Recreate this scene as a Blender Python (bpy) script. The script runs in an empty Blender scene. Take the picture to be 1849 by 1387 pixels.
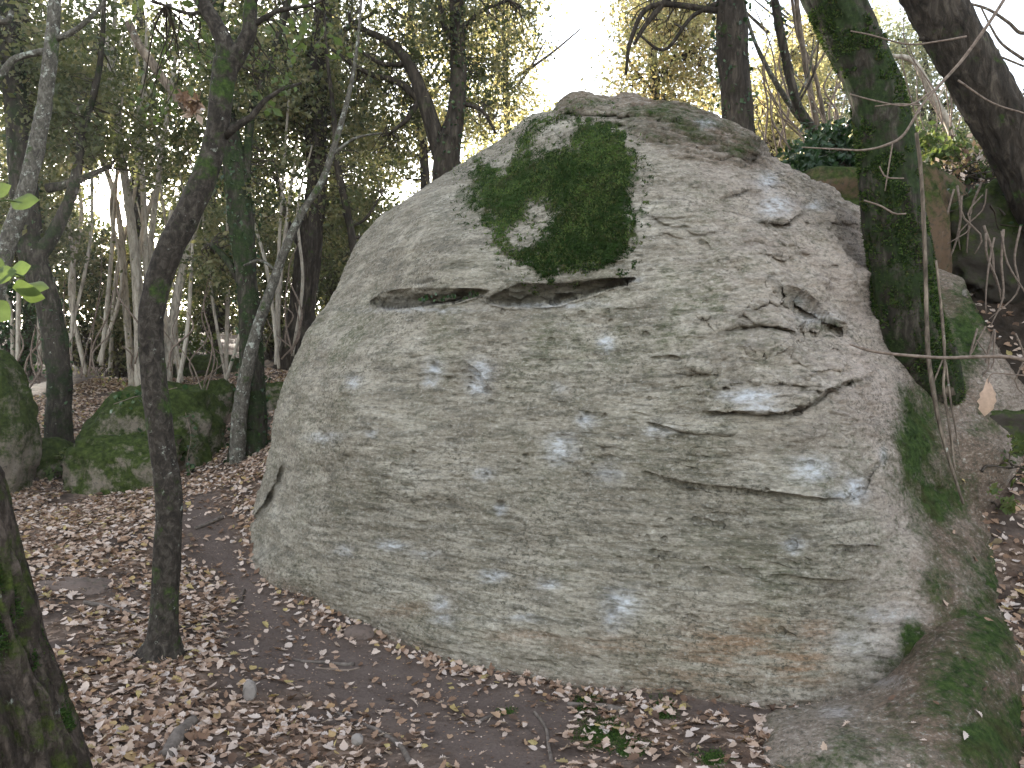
import bpy, math, random
import numpy as np
from mathutils import Vector
from mathutils.bvhtree import BVHTree

# ------------------------------------------------------------------ camera, world, sun, exposure
SC = bpy.context.scene
COL = SC.collection
F, CX, CY = 1361.0, 924.5, 693.5
HOR = 710.0
PITCH = math.atan((HOR - CY) / F)
CAMZ = 1.6
cam_d = bpy.data.cameras.new('camera')
cam = bpy.data.objects.new('camera', cam_d)
COL.objects.link(cam)
cam.location = (0, 0, CAMZ)
cam.rotation_euler = (math.pi / 2 + PITCH, 0, 0)
cam_d.sensor_width = 36.0
cam_d.lens = F / 1849.0 * 36.0
cam_d.clip_start = 0.05
cam_d.clip_end = 2000
SC.camera = cam

SUN_AZ, SUN_EL = math.radians(-28.0), math.radians(13.0)     # azimuth from +Y, negative = left
world = bpy.data.worlds.new('World')
SC.world = world
world.use_nodes = True
wn = world.node_tree
wn.nodes.clear()
sky = wn.nodes.new('ShaderNodeTexSky')
sky.sky_type = 'NISHITA'
sky.sun_disc = False
sky.sun_elevation = SUN_EL
sky.sun_rotation = SUN_AZ
sky.altitude = 200
sky.air_density = 1.0
sky.dust_density = 1.2
sky.ozone_density = 1.0
hs = wn.nodes.new('ShaderNodeHueSaturation')
hs.inputs['Saturation'].default_value = 0.42
bg = wn.nodes.new('ShaderNodeBackground')
bg.inputs['Strength'].default_value = 0.15
wo = wn.nodes.new('ShaderNodeOutputWorld')
wn.links.new(sky.outputs[0], hs.inputs['Color'])
wn.links.new(hs.outputs[0], bg.inputs['Color'])
wn.links.new(bg.outputs[0], wo.inputs['Surface'])

sun_d = bpy.data.lights.new('sun', 'SUN')
sun_d.energy = 4.0
sun_d.angle = math.radians(0.5)
sun_d.color = (1.0, 0.92, 0.80)
sun = bpy.data.objects.new('sun', sun_d)
COL.objects.link(sun)
sd = Vector((math.sin(SUN_AZ) * math.cos(SUN_EL), math.cos(SUN_AZ) * math.cos(SUN_EL), math.sin(SUN_EL)))
sun.rotation_euler = sd.to_track_quat('Z', 'Y').to_euler()
sun.location = (-20, 40, 20)

SC.view_settings.view_transform = 'Standard'
SC.view_settings.look = 'None'
SC.view_settings.gamma = 1.0
SC.view_settings.exposure = 2.5
SC.view_settings.use_curve_mapping = False
SC.render.engine = 'CYCLES'
SC.cycles.max_bounces = 7
SC.cycles.diffuse_bounces = 4
SC.cycles.transmission_bounces = 4
SC.cycles.transparent_max_bounces = 8
SC.cycles.use_denoising = True
SC.cycles.denoiser = 'OPENIMAGEDENOISE'

HAZE = 0.0007
# ------------------------------------------------------------------ helpers
rs = np.random.RandomState(7)
random.seed(7)
cP, sP = math.cos(PITCH), math.sin(PITCH)


def at(px, py, Y):
    """photo pixel + distance along the view axis -> world points"""
    px, py, Y = np.broadcast_arrays(np.asarray(px, float), np.asarray(py, float), np.asarray(Y, float))
    u = (px - CX) / F
    v = (CY - py) / F
    dy = cP - sP * v
    dz = sP + cP * v
    return np.stack([u * Y / dy, Y + 0 * u, CAMZ + dz * Y / dy], -1)


def project(p):
    p = np.asarray(p, float)
    y, z = p[..., 1], p[..., 2] - CAMZ
    d = y * cP + z * sP
    v = -y * sP + z * cP
    return CX + F * p[..., 0] / d, CY - F * v / d, d


def _hash(ix, iy, iz, seed):
    h = (ix.astype(np.uint32) * np.uint32(374761393) + iy.astype(np.uint32) * np.uint32(668265263)
         + iz.astype(np.uint32) * np.uint32(2147483647 & 1274126177) + np.uint32(seed * 7919 + 13))
    h = (h ^ (h >> np.uint32(13))) * np.uint32(1274126177)
    h = (h ^ (h >> np.uint32(16))) * np.uint32(2246822519)
    h = h ^ (h >> np.uint32(15))
    return (h & np.uint32(0xFFFFFF)).astype(np.float64) / float(0xFFFFFF)


def vnoise(p, seed=0):
    i = np.floor(p).astype(np.int64)
    f = p - i
    f = f * f * f * (f * (f * 6 - 15) + 10)
    out = 0
    for dx in (0, 1):
        wx = f[:, 0] if dx else 1 - f[:, 0]
        for dy in (0, 1):
            wy = f[:, 1] if dy else 1 - f[:, 1]
            for dz in (0, 1):
                wz = f[:, 2] if dz else 1 - f[:, 2]
                out = out + wx * wy * wz * _hash(i[:, 0] + dx, i[:, 1] + dy, i[:, 2] + dz, seed)
    return out * 2 - 1


def fbm(p, octv=4, seed=0, gain=0.5):
    s, a, t = 0, 1.0, 0
    for o in range(octv):
        s = s + a * vnoise(p * (2.03 ** o) + 17.3 * o, seed + o)
        t += a
        a *= gain
    return s / t


class TPS:
    def __init__(self, xy, z, scale, reg=1e-6):
        self.s = scale
        X = np.asarray(xy, float) / scale
        n = len(X)
        A = np.zeros((n + 3, n + 3))
        A[:n, :n] = self.k(X, X) + np.eye(n) * reg
        A[:n, n] = 1
        A[:n, n + 1:] = X
        A[n:, :n] = A[:n, n:].T
        b = np.zeros(n + 3)
        b[:n] = z
        self.X, self.w = X, np.linalg.solve(A, b)

    @staticmethod
    def k(a, b):
        r2 = ((a[:, None, :] - b[None]) ** 2).sum(-1)
        return 0.5 * r2 * np.log(np.maximum(r2, 1e-12))

    def __call__(self, xy):
        x = np.asarray(xy, float) / self.s
        n = len(self.X)
        out = np.empty(len(x))
        for i in range(0, len(x), 50000):
            c = x[i:i + 50000]
            out[i:i + 50000] = self.k(c, self.X) @ self.w[:n] + self.w[n] + c @ self.w[n + 1:]
        return out


def mesh_np(name, verts, faces, material=None, smooth=True, attrs=None, quads2=None):
    me = bpy.data.meshes.new(name)
    verts = np.ascontiguousarray(verts, np.float32)
    fl = [np.ascontiguousarray(faces, np.int32)]
    if quads2 is not None and len(quads2):
        fl.append(np.ascontiguousarray(quads2, np.int32))
    nl = sum(f.size for f in fl)
    nf = sum(len(f) for f in fl)
    me.vertices.add(len(verts))
    me.vertices.foreach_set('co', verts.ravel())
    me.loops.add(nl)
    me.loops.foreach_set('vertex_index', np.concatenate([f.ravel() for f in fl]))
    me.polygons.add(nf)
    tot = np.concatenate([np.full(len(f), f.shape[1], np.int32) for f in fl])
    st = np.concatenate([[0], np.cumsum(tot)[:-1]]).astype(np.int32)
    me.polygons.foreach_set('loop_start', st)
    me.polygons.foreach_set('use_smooth', np.full(nf, smooth))
    for k, a in (attrs or {}).items():
        at_ = me.attributes.new(k, 'FLOAT', 'POINT')
        at_.data.foreach_set('value', np.ascontiguousarray(a, np.float32))
    me.update(calc_edges=True)
    if material:
        me.materials.append(material)
    return me


def thing(name, label, cat, loc=(0, 0, 0), group=None, kind=None):
    o = bpy.data.objects.new(name, None)
    o.empty_display_size = 0.1
    o.location = tuple(float(c) for c in loc)
    COL.objects.link(o)
    o['label'] = label
    o['category'] = cat
    if group:
        o['group'] = group
    if kind:
        o['kind'] = kind
    return o


def part(name, me, parent, label=None, kind=None):
    """mesh data in world coordinates -> child object of parent"""
    if parent is not None and not me.get('shifted'):
        L = parent.location
        if L.length > 0:
            me.transform(__import__('mathutils').Matrix.Translation(-L))
        me['shifted'] = 1
    o = bpy.data.objects.new(name, me)
    COL.objects.link(o)
    if parent is not None:
        o.parent = parent
    if label:
        o['label'] = label
    if kind:
        o['kind'] = kind
    return o


def solo(name, me, label, cat, group=None, kind=None):
    """a thing of one mesh: origin moved to its base"""
    n = len(me.vertices)
    co = np.empty(n * 3, np.float32)
    me.vertices.foreach_get('co', co)
    co = co.reshape(-1, 3)
    c = co.mean(0)
    c[2] = co[:, 2].min()
    me.vertices.foreach_set('co', (co - c).ravel())
    me.update()
    o = bpy.data.objects.new(name, me)
    o.location = c.tolist()
    COL.objects.link(o)
    o['label'] = label
    o['category'] = cat
    if group:
        o['group'] = group
    if kind:
        o['kind'] = kind
    return o


def catmull(P, n):
    P = np.asarray(P, float)
    if len(P) == 2:
        t = np.linspace(0, 1, n)[:, None]
        return P[0] * (1 - t) + P[1] * t
    Q = np.vstack([2 * P[0] - P[1], P, 2 * P[-1] - P[-2]])
    t = np.linspace(0, len(P) - 1 - 1e-9, n)
    i = t.astype(int)
    f = (t - i)[:, None]
    a, b, c, d = Q[i], Q[i + 1], Q[i + 2], Q[i + 3]
    return 0.5 * (2 * b + (c - a) * f + (2 * a - 5 * b + 4 * c - d) * f ** 2 + (3 * b - a - 3 * c + d) * f ** 3)


def tube_arrays(P, R, seg=10, bump=0.0, bscale=6.0, seed=0, ridge=0.0, cap=True):
    """P (n,3) centre line, R (n,) radii -> verts, quad faces (closed ends)"""
    P = np.asarray(P, float)
    R = np.asarray(R, float)
    n = len(P)
    T = np.gradient(P, axis=0)
    T /= np.linalg.norm(T, axis=1)[:, None] + 1e-9
    u = np.cross(T[0], [0.31, 0.95, 0.1])
    u /= np.linalg.norm(u)
    U = np.empty_like(P)
    for i in range(n):
        u = u - T[i] * (u @ T[i])
        u /= np.linalg.norm(u) + 1e-9
        U[i] = u
    W = np.cross(T, U)
    a = np.linspace(0, 2 * np.pi, seg, endpoint=False)
    rad = R[:, None] * np.ones(seg)[None]
    dirs = U[:, None, :] * np.cos(a)[None, :, None] + W[:, None, :] * np.sin(a)[None, :, None]
    V = P[:, None, :] + dirs * rad[..., None]
    if bump or ridge:
        pts = V.reshape(-1, 3)
        d = bump * fbm(pts * bscale, 3, seed)
        if ridge:
            L = np.concatenate([[0], np.cumsum(np.linalg.norm(np.diff(P, axis=0), axis=1))])
            q = np.stack([np.broadcast_to(np.cos(a) * 4.2, (n, seg)).ravel(), np.broadcast_to(np.sin(a) * 4.2, (n, seg)).ravel(),
                          np.repeat(L * .55 / R.mean(), seg)], -1)
            d = d + ridge * (1 - 2 * np.abs(fbm(q, 3, seed + 5)) * 2)
        V = V + dirs * (d.reshape(n, seg) * R[:, None])[..., None]
    idx = np.arange(n * seg).reshape(n, seg)
    f = np.stack([idx[:-1], np.roll(idx, -1, 1)[:-1], np.roll(idx, -1, 1)[1:], idx[1:]], -1).reshape(-1, 4)
    V = V.reshape(-1, 3)
    if cap:
        V = np.vstack([V, P[:1], P[-1:]])
        k0, k1 = n * seg, n * seg + 1
        r0, r1 = idx[0], idx[-1]
        c0 = np.stack([np.full(seg, k0), np.roll(r0, -1), r0, r0], -1)
        c1 = np.stack([np.full(seg, k1), r1, np.roll(r1, -1), np.roll(r1, -1)], -1)
        return V, f, np.vstack([c0[:, :3], c1[:, :3]])
    return V, f, None


def tube_mesh(name, P, R, material, seg=10, **kw):
    V, f, t = tube_arrays(P, R, seg, **kw)
    return mesh_np(name, V, f, material, quads2=t)


def join_arrays(lst):
    """list of (V, F) with the same face size"""
    off, VV, FF = 0, [], []
    for V, Fc in lst:
        VV.append(V)
        FF.append(Fc + off)
        off += len(V)
    return np.vstack(VV), np.vstack(FF)


def px_path(pts, Y, step=0.06, nmax=300, rscale=1.0):
    """[(px,py,width_px[,Y])] -> smooth world centre line and radii"""
    P, R = [], []
    for q in pts:
        yy = q[3] if len(q) > 3 else Y
        P.append(at(q[0], q[1], yy))
        R.append(q[2] * yy / F / 2 * rscale)
    P = np.array(P)
    L = np.linalg.norm(np.diff(P, axis=0), axis=1).sum()
    n = int(min(nmax, max(6, L / step)))
    A = catmull(np.column_stack([P, R]), n)
    return A[:, :3], np.maximum(A[:, 3], 0.0015)


def poly_dist(px, py, poly):
    """distance to polyline, signed side (+ = above/left of travel on screen) and parameter 0..1"""
    P = np.asarray(poly, float)
    best = np.full(px.shape, 1e9)
    side = np.zeros(px.shape)
    par = np.zeros(px.shape)
    L = np.concatenate([[0], np.cumsum(np.linalg.norm(np.diff(P, axis=0), axis=1))])
    for i in range(len(P) - 1):
        a, b = P[i], P[i + 1]
        ab = b - a
        l2 = ab @ ab
        t = np.clip(((px - a[0]) * ab[0] + (py - a[1]) * ab[1]) / l2, 0, 1)
        dx, dy = px - (a[0] + t * ab[0]), py - (a[1] + t * ab[1])
        d = np.hypot(dx, dy)
        m = d < best
        best = np.where(m, d, best)
        cr = ab[0] * dy - ab[1] * dx            # y down: cr<0 = above when travelling right
        side = np.where(m, -np.sign(cr), side)
        par = np.where(m, (L[i] + t * math.sqrt(l2)) / L[-1], par)
    return best, side, par


def inside(px, py, poly):
    P = np.asarray(poly, float)
    r = np.zeros(px.shape, bool)
    j = len(P) - 1
    for i in range(len(P)):
        yi, yj = P[i, 1], P[j, 1]
        if yi != yj:
            c = ((yi > py) != (yj > py)) & (px < (P[j, 0] - P[i, 0]) * (py - yi) / (yj - yi) + P[i, 0])
            r ^= c
        j = i
    return r


def soft_poly(px, py, poly, edge):
    d, _, _ = poly_dist(px, py, list(poly) + [poly[0]])
    s = np.where(inside(px, py, poly), d, -d)
    return s / edge


def sstep(a, b, x):
    t = np.clip((x - a) / (b - a), 0, 1)
    return t * t * (3 - 2 * t)


# ------------------------------------------------------------------ materials
class NT:
    def __init__(self, name):
        self.m = bpy.data.materials.new(name)
        self.m.use_nodes = True
        self.t = self.m.node_tree
        self.t.nodes.clear()
        self.out = self.t.nodes.new('ShaderNodeOutputMaterial')

    def n(self, kind, **kw):
        nd = self.t.nodes.new('ShaderNode' + kind)
        for k, v in kw.items():
            setattr(nd, k, v)
        return nd

    def lk(self, a, b):
        self.t.links.new(a, b)

    def setin(self, sock, v):
        if hasattr(v, 'links') or isinstance(v, bpy.types.NodeSocket):
            self.lk(v, sock)
        else:
            sock.default_value = v

    def coord(self):
        return self.n('TexCoord').outputs['Object']

    def map(self, vec, scale):
        m = self.n('Mapping')
        self.lk(vec, m.inputs['Vector'])
        m.inputs['Scale'].default_value = scale
        return m.outputs[0]

    def noise(self, vec, scale, detail=4, rough=0.55, dist=0.0):
        m = self.n('TexNoise')
        self.lk(vec, m.inputs['Vector'])
        m.inputs['Scale'].default_value = scale
        m.inputs['Detail'].default_value = detail
        m.inputs['Roughness'].default_value = rough
        m.inputs['Distortion'].default_value = dist
        return m.outputs[0]

    def voro(self, vec, scale, feature='F1', out='Distance'):
        m = self.n('TexVoronoi', feature=feature)
        self.lk(vec, m.inputs['Vector'])
        m.inputs['Scale'].default_value = scale
        return m.outputs[out]

    def ramp(self, fac, stops):
        r = self.n('ValToRGB')
        self.lk(fac, r.inputs[0])
        e = r.color_ramp.elements
        while len(e) < len(stops):
            e.new(0.5)
        for i, (p, c) in enumerate(stops):
            e[i].position = p
            e[i].color = (c[0], c[1], c[2], 1) if not np.isscalar(c) else (c, c, c, 1)
        return r.outputs[0]

    def mix(self, fac, a, b, mode='MIX'):
        m = self.n('Mix', data_type='RGBA', blend_type=mode)
        self.setin(m.inputs[0], fac)
        for s, v in ((m.inputs[6], a), (m.inputs[7], b)):
            if isinstance(v, tuple):
                v = (*v, 1) if len(v) == 3 else v
            self.setin(s, v)
        return m.outputs[2]

    def math(self, op, a, b=0.0, clamp=False):
        m = self.n('Math', operation=op, use_clamp=clamp)
        self.setin(m.inputs[0], a)
        self.setin(m.inputs[1], b)
        return m.outputs[0]

    def attr(self, name):
        return self.n('Attribute', attribute_name=name).outputs['Fac']

    def bump(self, h, strength, dist, prev=None):
        b = self.n('Bump')
        self.lk(h, b.inputs['Height'])
        b.inputs['Strength'].default_value = strength
        b.inputs['Distance'].default_value = dist
        if prev is not None:
            self.lk(prev, b.inputs['Normal'])
        return b.outputs[0]

    def pbr(self, color, rough=0.9, normal=None, spec=0.25):
        p = self.n('BsdfPrincipled')
        self.setin(p.inputs['Base Color'], (*color, 1) if isinstance(color, tuple) else color)
        self.setin(p.inputs['Roughness'], rough)
        p.inputs['Specular IOR Level'].default_value = spec
        if normal is not None:
            self.lk(normal, p.inputs['Normal'])
        self.lk(p.outputs[0], self.out.inputs[0])
        return p


def thr(nt, v, lo, hi):
    m = nt.n('MapRange')
    nt.lk(v, m.inputs[0])
    m.inputs[1].default_value = lo
    m.inputs[2].default_value = hi
    return m.outputs[0]


def make_rock(name, moss_noise=0.0):
    nt = NT(name)
    c = nt.coord()
    big = nt.noise(c, 0.9, 5, 0.6)
    mid = nt.noise(nt.map(c, (2.2, 2.2, 7.0)), 1.0, 6, 0.6, 0.4)
    streak = nt.noise(nt.map(c, (4.0, 4.0, 26.0)), 1.0, 7, 0.66, 0.3)
    grain = nt.noise(nt.map(c, (42, 42, 80)), 1.0, 4, 0.75)
    pit = nt.noise(nt.map(c, (15, 15, 40)), 1.0, 6, 0.72)
    base = nt.ramp(mid, [(0.28, (0.150, 0.128, 0.098)), (0.44, (0.246, 0.214, 0.166)), (0.60, (0.350, 0.311, 0.248)), (0.78, (0.465, 0.425, 0.355))])
    # brown-grey weathering in bands
    base = nt.mix(nt.math('MULTIPLY', thr(nt, streak, 0.47, 0.62), 0.68), base, (0.115, 0.104, 0.084))
    base = nt.mix(nt.math('MULTIPLY', thr(nt, big, 0.48, 0.66), 0.32), base, (0.20, 0.165, 0.125))
    # pink bare stone to the right
    base = nt.mix(nt.math('MULTIPLY', nt.attr('pink'), 0.62), base, (0.40, 0.315, 0.27))
    base = nt.mix(nt.math('MULTIPLY', nt.attr('dark'), thr(nt, mid, 0.30, 0.62)), base, (0.12, 0.105, 0.08))
    # green algae bloom
    alg = nt.math('MULTIPLY', thr(nt, nt.noise(c, 2.3, 6, 0.7), 0.45, 0.62), thr(nt, pit, 0.40, 0.60))
    alg = nt.math('MULTIPLY', alg, nt.math('ADD', 0.30, nt.attr('algae')), clamp=True)
    base = nt.mix(alg, base, (0.095, 0.105, 0.05))
    # dark earthy rock of the ramp
    base = nt.mix(nt.math('MULTIPLY', nt.attr('earth'), nt.math('ADD', 0.35, thr(nt, big, 0.40, 0.62)), clamp=True), base, nt.mix(streak, (0.085, 0.060, 0.042), (0.215, 0.15, 0.108)))
    # rust
    rst = nt.math('MULTIPLY', nt.attr('rust'), thr(nt, streak, 0.40, 0.56))
    base = nt.mix(nt.math('MULTIPLY', rst, 0.75), base, (0.27, 0.155, 0.085))
    # dark pits and grains
    base = nt.mix(nt.math('MULTIPLY', thr(nt, pit, 0.53, 0.66), 0.72), base, (0.062, 0.056, 0.042))
    base = nt.mix(nt.math('MULTIPLY', thr(nt, pit, 0.43, 0.30), 0.45), base, (0.52, 0.49, 0.41))
    spk = nt.noise(nt.map(c, (34, 34, 52)), 1.0, 5, 0.8)
    spm = nt.math('ADD', 0.35, nt.math('MULTIPLY', thr(nt, nt.noise(c, 1.7, 4), 0.42, 0.6), 0.65))
    base = nt.mix(nt.math('MULTIPLY', thr(nt, spk, 0.53, 0.59), nt.math('MULTIPLY', spm, 0.85)), base, (0.07, 0.065, 0.05))
    base = nt.mix(nt.math('MULTIPLY', thr(nt, spk, 0.45, 0.36), 0.35), base, (0.55, 0.52, 0.46))
    base = nt.mix(0.55, base, nt.ramp(grain, [(0.3, 0.35), (0.5, 0.5), (0.72, 0.72)]), 'OVERLAY')
    ch = nt.math('MULTIPLY', nt.attr('chalk'), nt.math('ADD', 0.18, thr(nt, pit, 0.60, 0.36)), clamp=True)
    base = nt.mix(nt.math('MULTIPLY', ch, 0.85), base, (0.56, 0.57, 0.59))
    base = nt.mix(nt.attr('stain_shade'), base, nt.mix(mid, (0.045, 0.041, 0.034), (0.13, 0.115, 0.09)))  # shade painted into recesses, together with the slit's own brown stone
    m0 = nt.attr('moss')
    mn = nt.math('ADD', nt.math('MULTIPLY', nt.noise(c, 5, 8, 0.75), 1.5), nt.math('MULTIPLY', nt.noise(c, 34, 5, 0.75), 0.9))
    mo = nt.math('ADD', m0, nt.math('SUBTRACT', mn, 1.2))
    mo = nt.math('MULTIPLY', thr(nt, mo, 0.36, 0.78), thr(nt, m0, 0.08, 0.3))
    mcol = nt.ramp(nt.noise(c, 22, 5, 0.65), [(0.3, (0.013, 0.024, 0.007)), (0.5, (0.036, 0.060, 0.015)), (0.7, (0.072, 0.098, 0.026))])
    mcol = nt.mix(nt.math('MULTIPLY', thr(nt, nt.noise(c, 4.5, 3), 0.5, 0.68), 0.6), mcol, (0.05, 0.04, 0.016))
    base = nt.mix(mo, base, mcol)
    b = nt.bump(streak, 0.6, 0.04)
    b = nt.bump(pit, 0.55, 0.022, b)
    b = nt.bump(grain, 0.5, 0.008, b)
    b = nt.bump(nt.math('MULTIPLY', mo, nt.noise(c, 55, 3, 0.7)), 0.8, 0.02, b)
    nt.pbr(base, 0.93, b, 0.12)
    return nt.m


def make_small_rock(name, moss=0.5, tan=(0.25, 0.21, 0.17)):
    nt = NT(name)
    c = nt.coord()
    g = nt.n('NewGeometry')
    mid = nt.noise(c, 3.0, 6, 0.65)
    pit = nt.noise(c, 28, 4, 0.65)
    base = nt.mix(mid, tuple(0.55 * k for k in tan), tuple(1.25 * k for k in tan))
    base = nt.mix(nt.math('MULTIPLY', thr(nt, pit, 0.52, 0.68), 0.7), base, (0.05, 0.045, 0.035))
    sx = nt.n('SeparateXYZ')
    nt.lk(g.outputs['Normal'], sx.inputs[0])
    up_ = nt.math('MULTIPLY', nt.math('SUBTRACT', sx.outputs[2], .25), .13)
    mo = thr(nt, nt.math('ADD', up_, nt.math('ADD', nt.math('MULTIPLY', nt.noise(c, 2.2, 8, 0.74), .75), nt.math('MULTIPLY', nt.noise(c, 22, 5, .7), .25))), 0.58 - 0.22 * moss, 0.68 - 0.22 * moss)
    mcol = nt.ramp(nt.noise(c, 20, 4, 0.65), [(0.3, (0.014, 0.021, 0.006)), (0.5, (0.034, 0.047, 0.012)), (0.72, (0.068, 0.082, 0.022))])
    base = nt.mix(mo, base, mcol)
    b = nt.bump(mid, 0.5, 0.05)
    b = nt.bump(pit, 0.5, 0.012, b)
    nt.pbr(base, 0.95, b, 0.12)
    return nt.m


def make_bark(name, base, light, lichen=0.0, moss=0.0, vscale=5.0, depth=0.012, mosscol=None, zs=.25):
    nt = NT(name)
    c = nt.coord()
    vc = nt.map(c, (1.0, 1.0, zs))
    fis = nt.noise(vc, vscale * 6, 6, 0.7, 0.6)
    big = nt.noise(c, 3.0, 5, 0.6)
    col = nt.ramp(fis, [(0.32, tuple(k * 0.35 for k in base)), (0.5, base), (0.7, light)])
    if lichen:
        li = thr(nt, nt.noise(c, 13, 6, 0.72), 0.66 - 0.30 * lichen, 0.72 - 0.28 * lichen)
        col = nt.mix(nt.math('MULTIPLY', li, 0.85), col, nt.ramp(nt.noise(c, 40, 3), [(0.35, (0.24, 0.25, 0.21)), (0.65, (0.43, 0.44, 0.38))]))
    if moss:
        mo = thr(nt, nt.noise(c, 5.5, 7, 0.72), 0.66 - 0.34 * moss, 0.74 - 0.32 * moss)
        mc = mosscol or ((0.012, 0.020, 0.005), (0.034, 0.058, 0.012), (0.07, 0.10, 0.02))
        col = nt.mix(nt.math('MULTIPLY', mo, 0.92), col, nt.ramp(nt.noise(c, 38, 4, 0.7), [(0.3, mc[0]), (0.52, mc[1]), (0.74, mc[2])]))
    b = nt.bump(fis, 0.9, depth)
    b = nt.bump(nt.noise(c, 60, 4, 0.7), 0.6, depth * 0.6, b)
    nt.pbr(col, 0.92, b, 0.15)
    return nt.m


def make_leaf(name, stops, trans=0.45, rough=0.5, spec=0.3):
    """colour per leaf from its tint; lets light through"""
    nt = NT(name)
    oi = nt.n('ObjectInfo').outputs['Random']
    t = nt.math('FRACT', nt.math('ADD', nt.attr('tint'), nt.math('MULTIPLY', oi, 0.999)))
    col = nt.ramp(t, stops)
    c = nt.coord()
    col = nt.mix(0.5, col, nt.ramp(nt.noise(c, 60, 3), [(0.3, 0.36), (0.7, 0.64)]), 'OVERLAY')
    p = nt.n('BsdfPrincipled')
    nt.lk(col, p.inputs['Base Color'])
    p.inputs['Roughness'].default_value = rough
    p.inputs['Specular IOR Level'].default_value = spec
    tr = nt.n('BsdfTranslucent')
    nt.lk(nt.mix(1.0, col, (1.6, 1.55, 1.1), 'MULTIPLY'), tr.inputs[0])
    mx = nt.n('MixShader')
    mx.inputs[0].default_value = trans
    nt.lk(p.outputs[0], mx.inputs[1])
    nt.lk(tr.outputs[0], mx.inputs[2])
    nt.lk(mx.outputs[0], nt.out.inputs[0])
    return nt.m


def make_ground():
    nt = NT('soil')
    c = nt.coord()
    big = nt.noise(c, 0.9, 5, 0.6)
    mid = nt.noise(c, 6, 6, 0.65)
    gr = nt.noise(c, 55, 4, 0.7)
    soil = nt.ramp(mid, [(0.3, (0.035, 0.025, 0.019)), (0.5, (0.078, 0.057, 0.046)), (0.72, (0.13, 0.10, 0.083))])
    # trodden paler earth
    soil = nt.mix(nt.attr('bank_dark'), soil, nt.ramp(mid, [(0.3, (0.014, 0.011, 0.008)), (0.7, (0.06, 0.044, 0.032))]))
    soil = nt.mix(nt.math('MULTIPLY', nt.attr('path'), 0.7), soil, (0.135, 0.103, 0.088))
    # crumbs of broken leaf
    vt = nt.n('TexVoronoi')
    nt.lk(c, vt.inputs['Vector'])
    vt.inputs['Scale'].default_value = 34
    lf = nt.ramp(vt.outputs['Color'], [(0.0, (0.05, 0.033, 0.022)), (0.35, (0.14, 0.09, 0.06)), (0.7, (0.25, 0.175, 0.13)), (1.0, (0.34, 0.27, 0.22))])
    cov = nt.math('MULTIPLY', thr(nt, nt.noise(c, 3.2, 4, 0.6), 0.42, 0.60), nt.attr('litter'))
    soil = nt.mix(nt.math('MULTIPLY', cov, 0.8), soil, lf)
    soil = nt.mix(0.5, soil, nt.ramp(gr, [(0.3, 0.32), (0.7, 0.68)]), 'OVERLAY')
    mo = thr(nt, nt.math('ADD', nt.attr('moss'), nt.math('SUBTRACT', nt.noise(c, 9, 6, 0.7), 0.5)), 0.5, 0.62)
    soil = nt.mix(mo, soil, nt.ramp(nt.noise(c, 40, 4), [(0.3, (0.016, 0.03, 0.007)), (0.7, (0.06, 0.10, 0.02))]))
    b = nt.bump(mid, 0.5, 0.04)
    b = nt.bump(gr, 0.7, 0.012, b)
    nt.pbr(soil, 0.95, b, 0.1)
    return nt.m


def make_plain(name, a, b, scale=20, rough=0.9, bumpd=0.004):
    nt = NT(name)
    c = nt.coord()
    f = nt.noise(c, scale, 5, 0.65)
    nt.pbr(nt.ramp(f, [(0.3, a), (0.7, b)]), rough, nt.bump(f, 0.6, bumpd), 0.15)
    return nt.m


M = {}
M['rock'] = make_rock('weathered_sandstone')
M['mossy_rock'] = make_small_rock('mossy_stone', 0.86, (0.20, 0.165, 0.13))
M['rock_tan'] = make_small_rock('tan_stone', 0.32)
M['rock_dark'] = make_small_rock('dark_stone', 0.7, (0.06, 0.05, 0.04))
M['stone'] = make_small_rock('bare_stone', -0.4, (0.27, 0.235, 0.21))
M['ledge'] = make_small_rock('brown_ledge', 0.55, (0.125, 0.082, 0.052))
M['earthstone'] = make_small_rock('earthy_stone', -0.2, (0.16, 0.12, 0.10))
M['bark_slim'] = make_bark('slim_bark', (0.036, 0.029, 0.023), (0.095, 0.08, 0.064), 0.14, 0.36, 5.0, 0.005, None, .7)
M['bark_rough'] = make_bark('rough_bark', (0.045, 0.034, 0.026), (0.15, 0.115, 0.092), 0.05, 0.44, 3.2, 0.03,
                            ((0.014, 0.02, 0.005), (0.042, 0.056, 0.011), (0.085, 0.10, 0.02)), .45)
M['bark_dark'] = make_bark('dark_bark', (0.038, 0.030, 0.023), (0.10, 0.08, 0.062), 0.0, 0.25, 3.0, 0.012)
M['bark_ivy'] = make_bark('dark_mossy_bark', (0.038, 0.031, 0.024), (0.10, 0.085, 0.065), 0.05, 0.5, 3.5, 0.012, ((0.008, 0.013, 0.005), (0.018, 0.028, 0.009), (0.04, 0.055, 0.016)))  # dark bark patched with dull green moss
M['bark_mossy'] = make_bark('mossy_bark', (0.034, 0.028, 0.021), (0.10, 0.085, 0.066), 0.0, 0.62, 3.5, 0.012,
                            ((0.009, 0.015, 0.005), (0.022, 0.036, 0.011), (0.045, 0.064, 0.018)))
M['bark_lichen'] = make_bark('lichen_bark', (0.085, 0.075, 0.06), (0.19, 0.175, 0.145), 0.34, 0.30, 5.0, 0.005, None, .6)
M['bark_pale'] = make_bark('pale_bark', (0.36, 0.31, 0.25), (0.55, 0.49, 0.41), 0.2, 0.0, 4.0, 0.003)  # pale bark, lightened further to imitate sun glow on the stems
M['bark_bare'] = make_bark('bare_bark', (0.13, 0.10, 0.075), (0.30, 0.24, 0.18), 0.15, 0.1, 4.0, 0.008)
M['twig'] = make_plain('twig_bark', (0.10, 0.072, 0.055), (0.26, 0.20, 0.16), 40, 0.85, 0.001)
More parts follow.
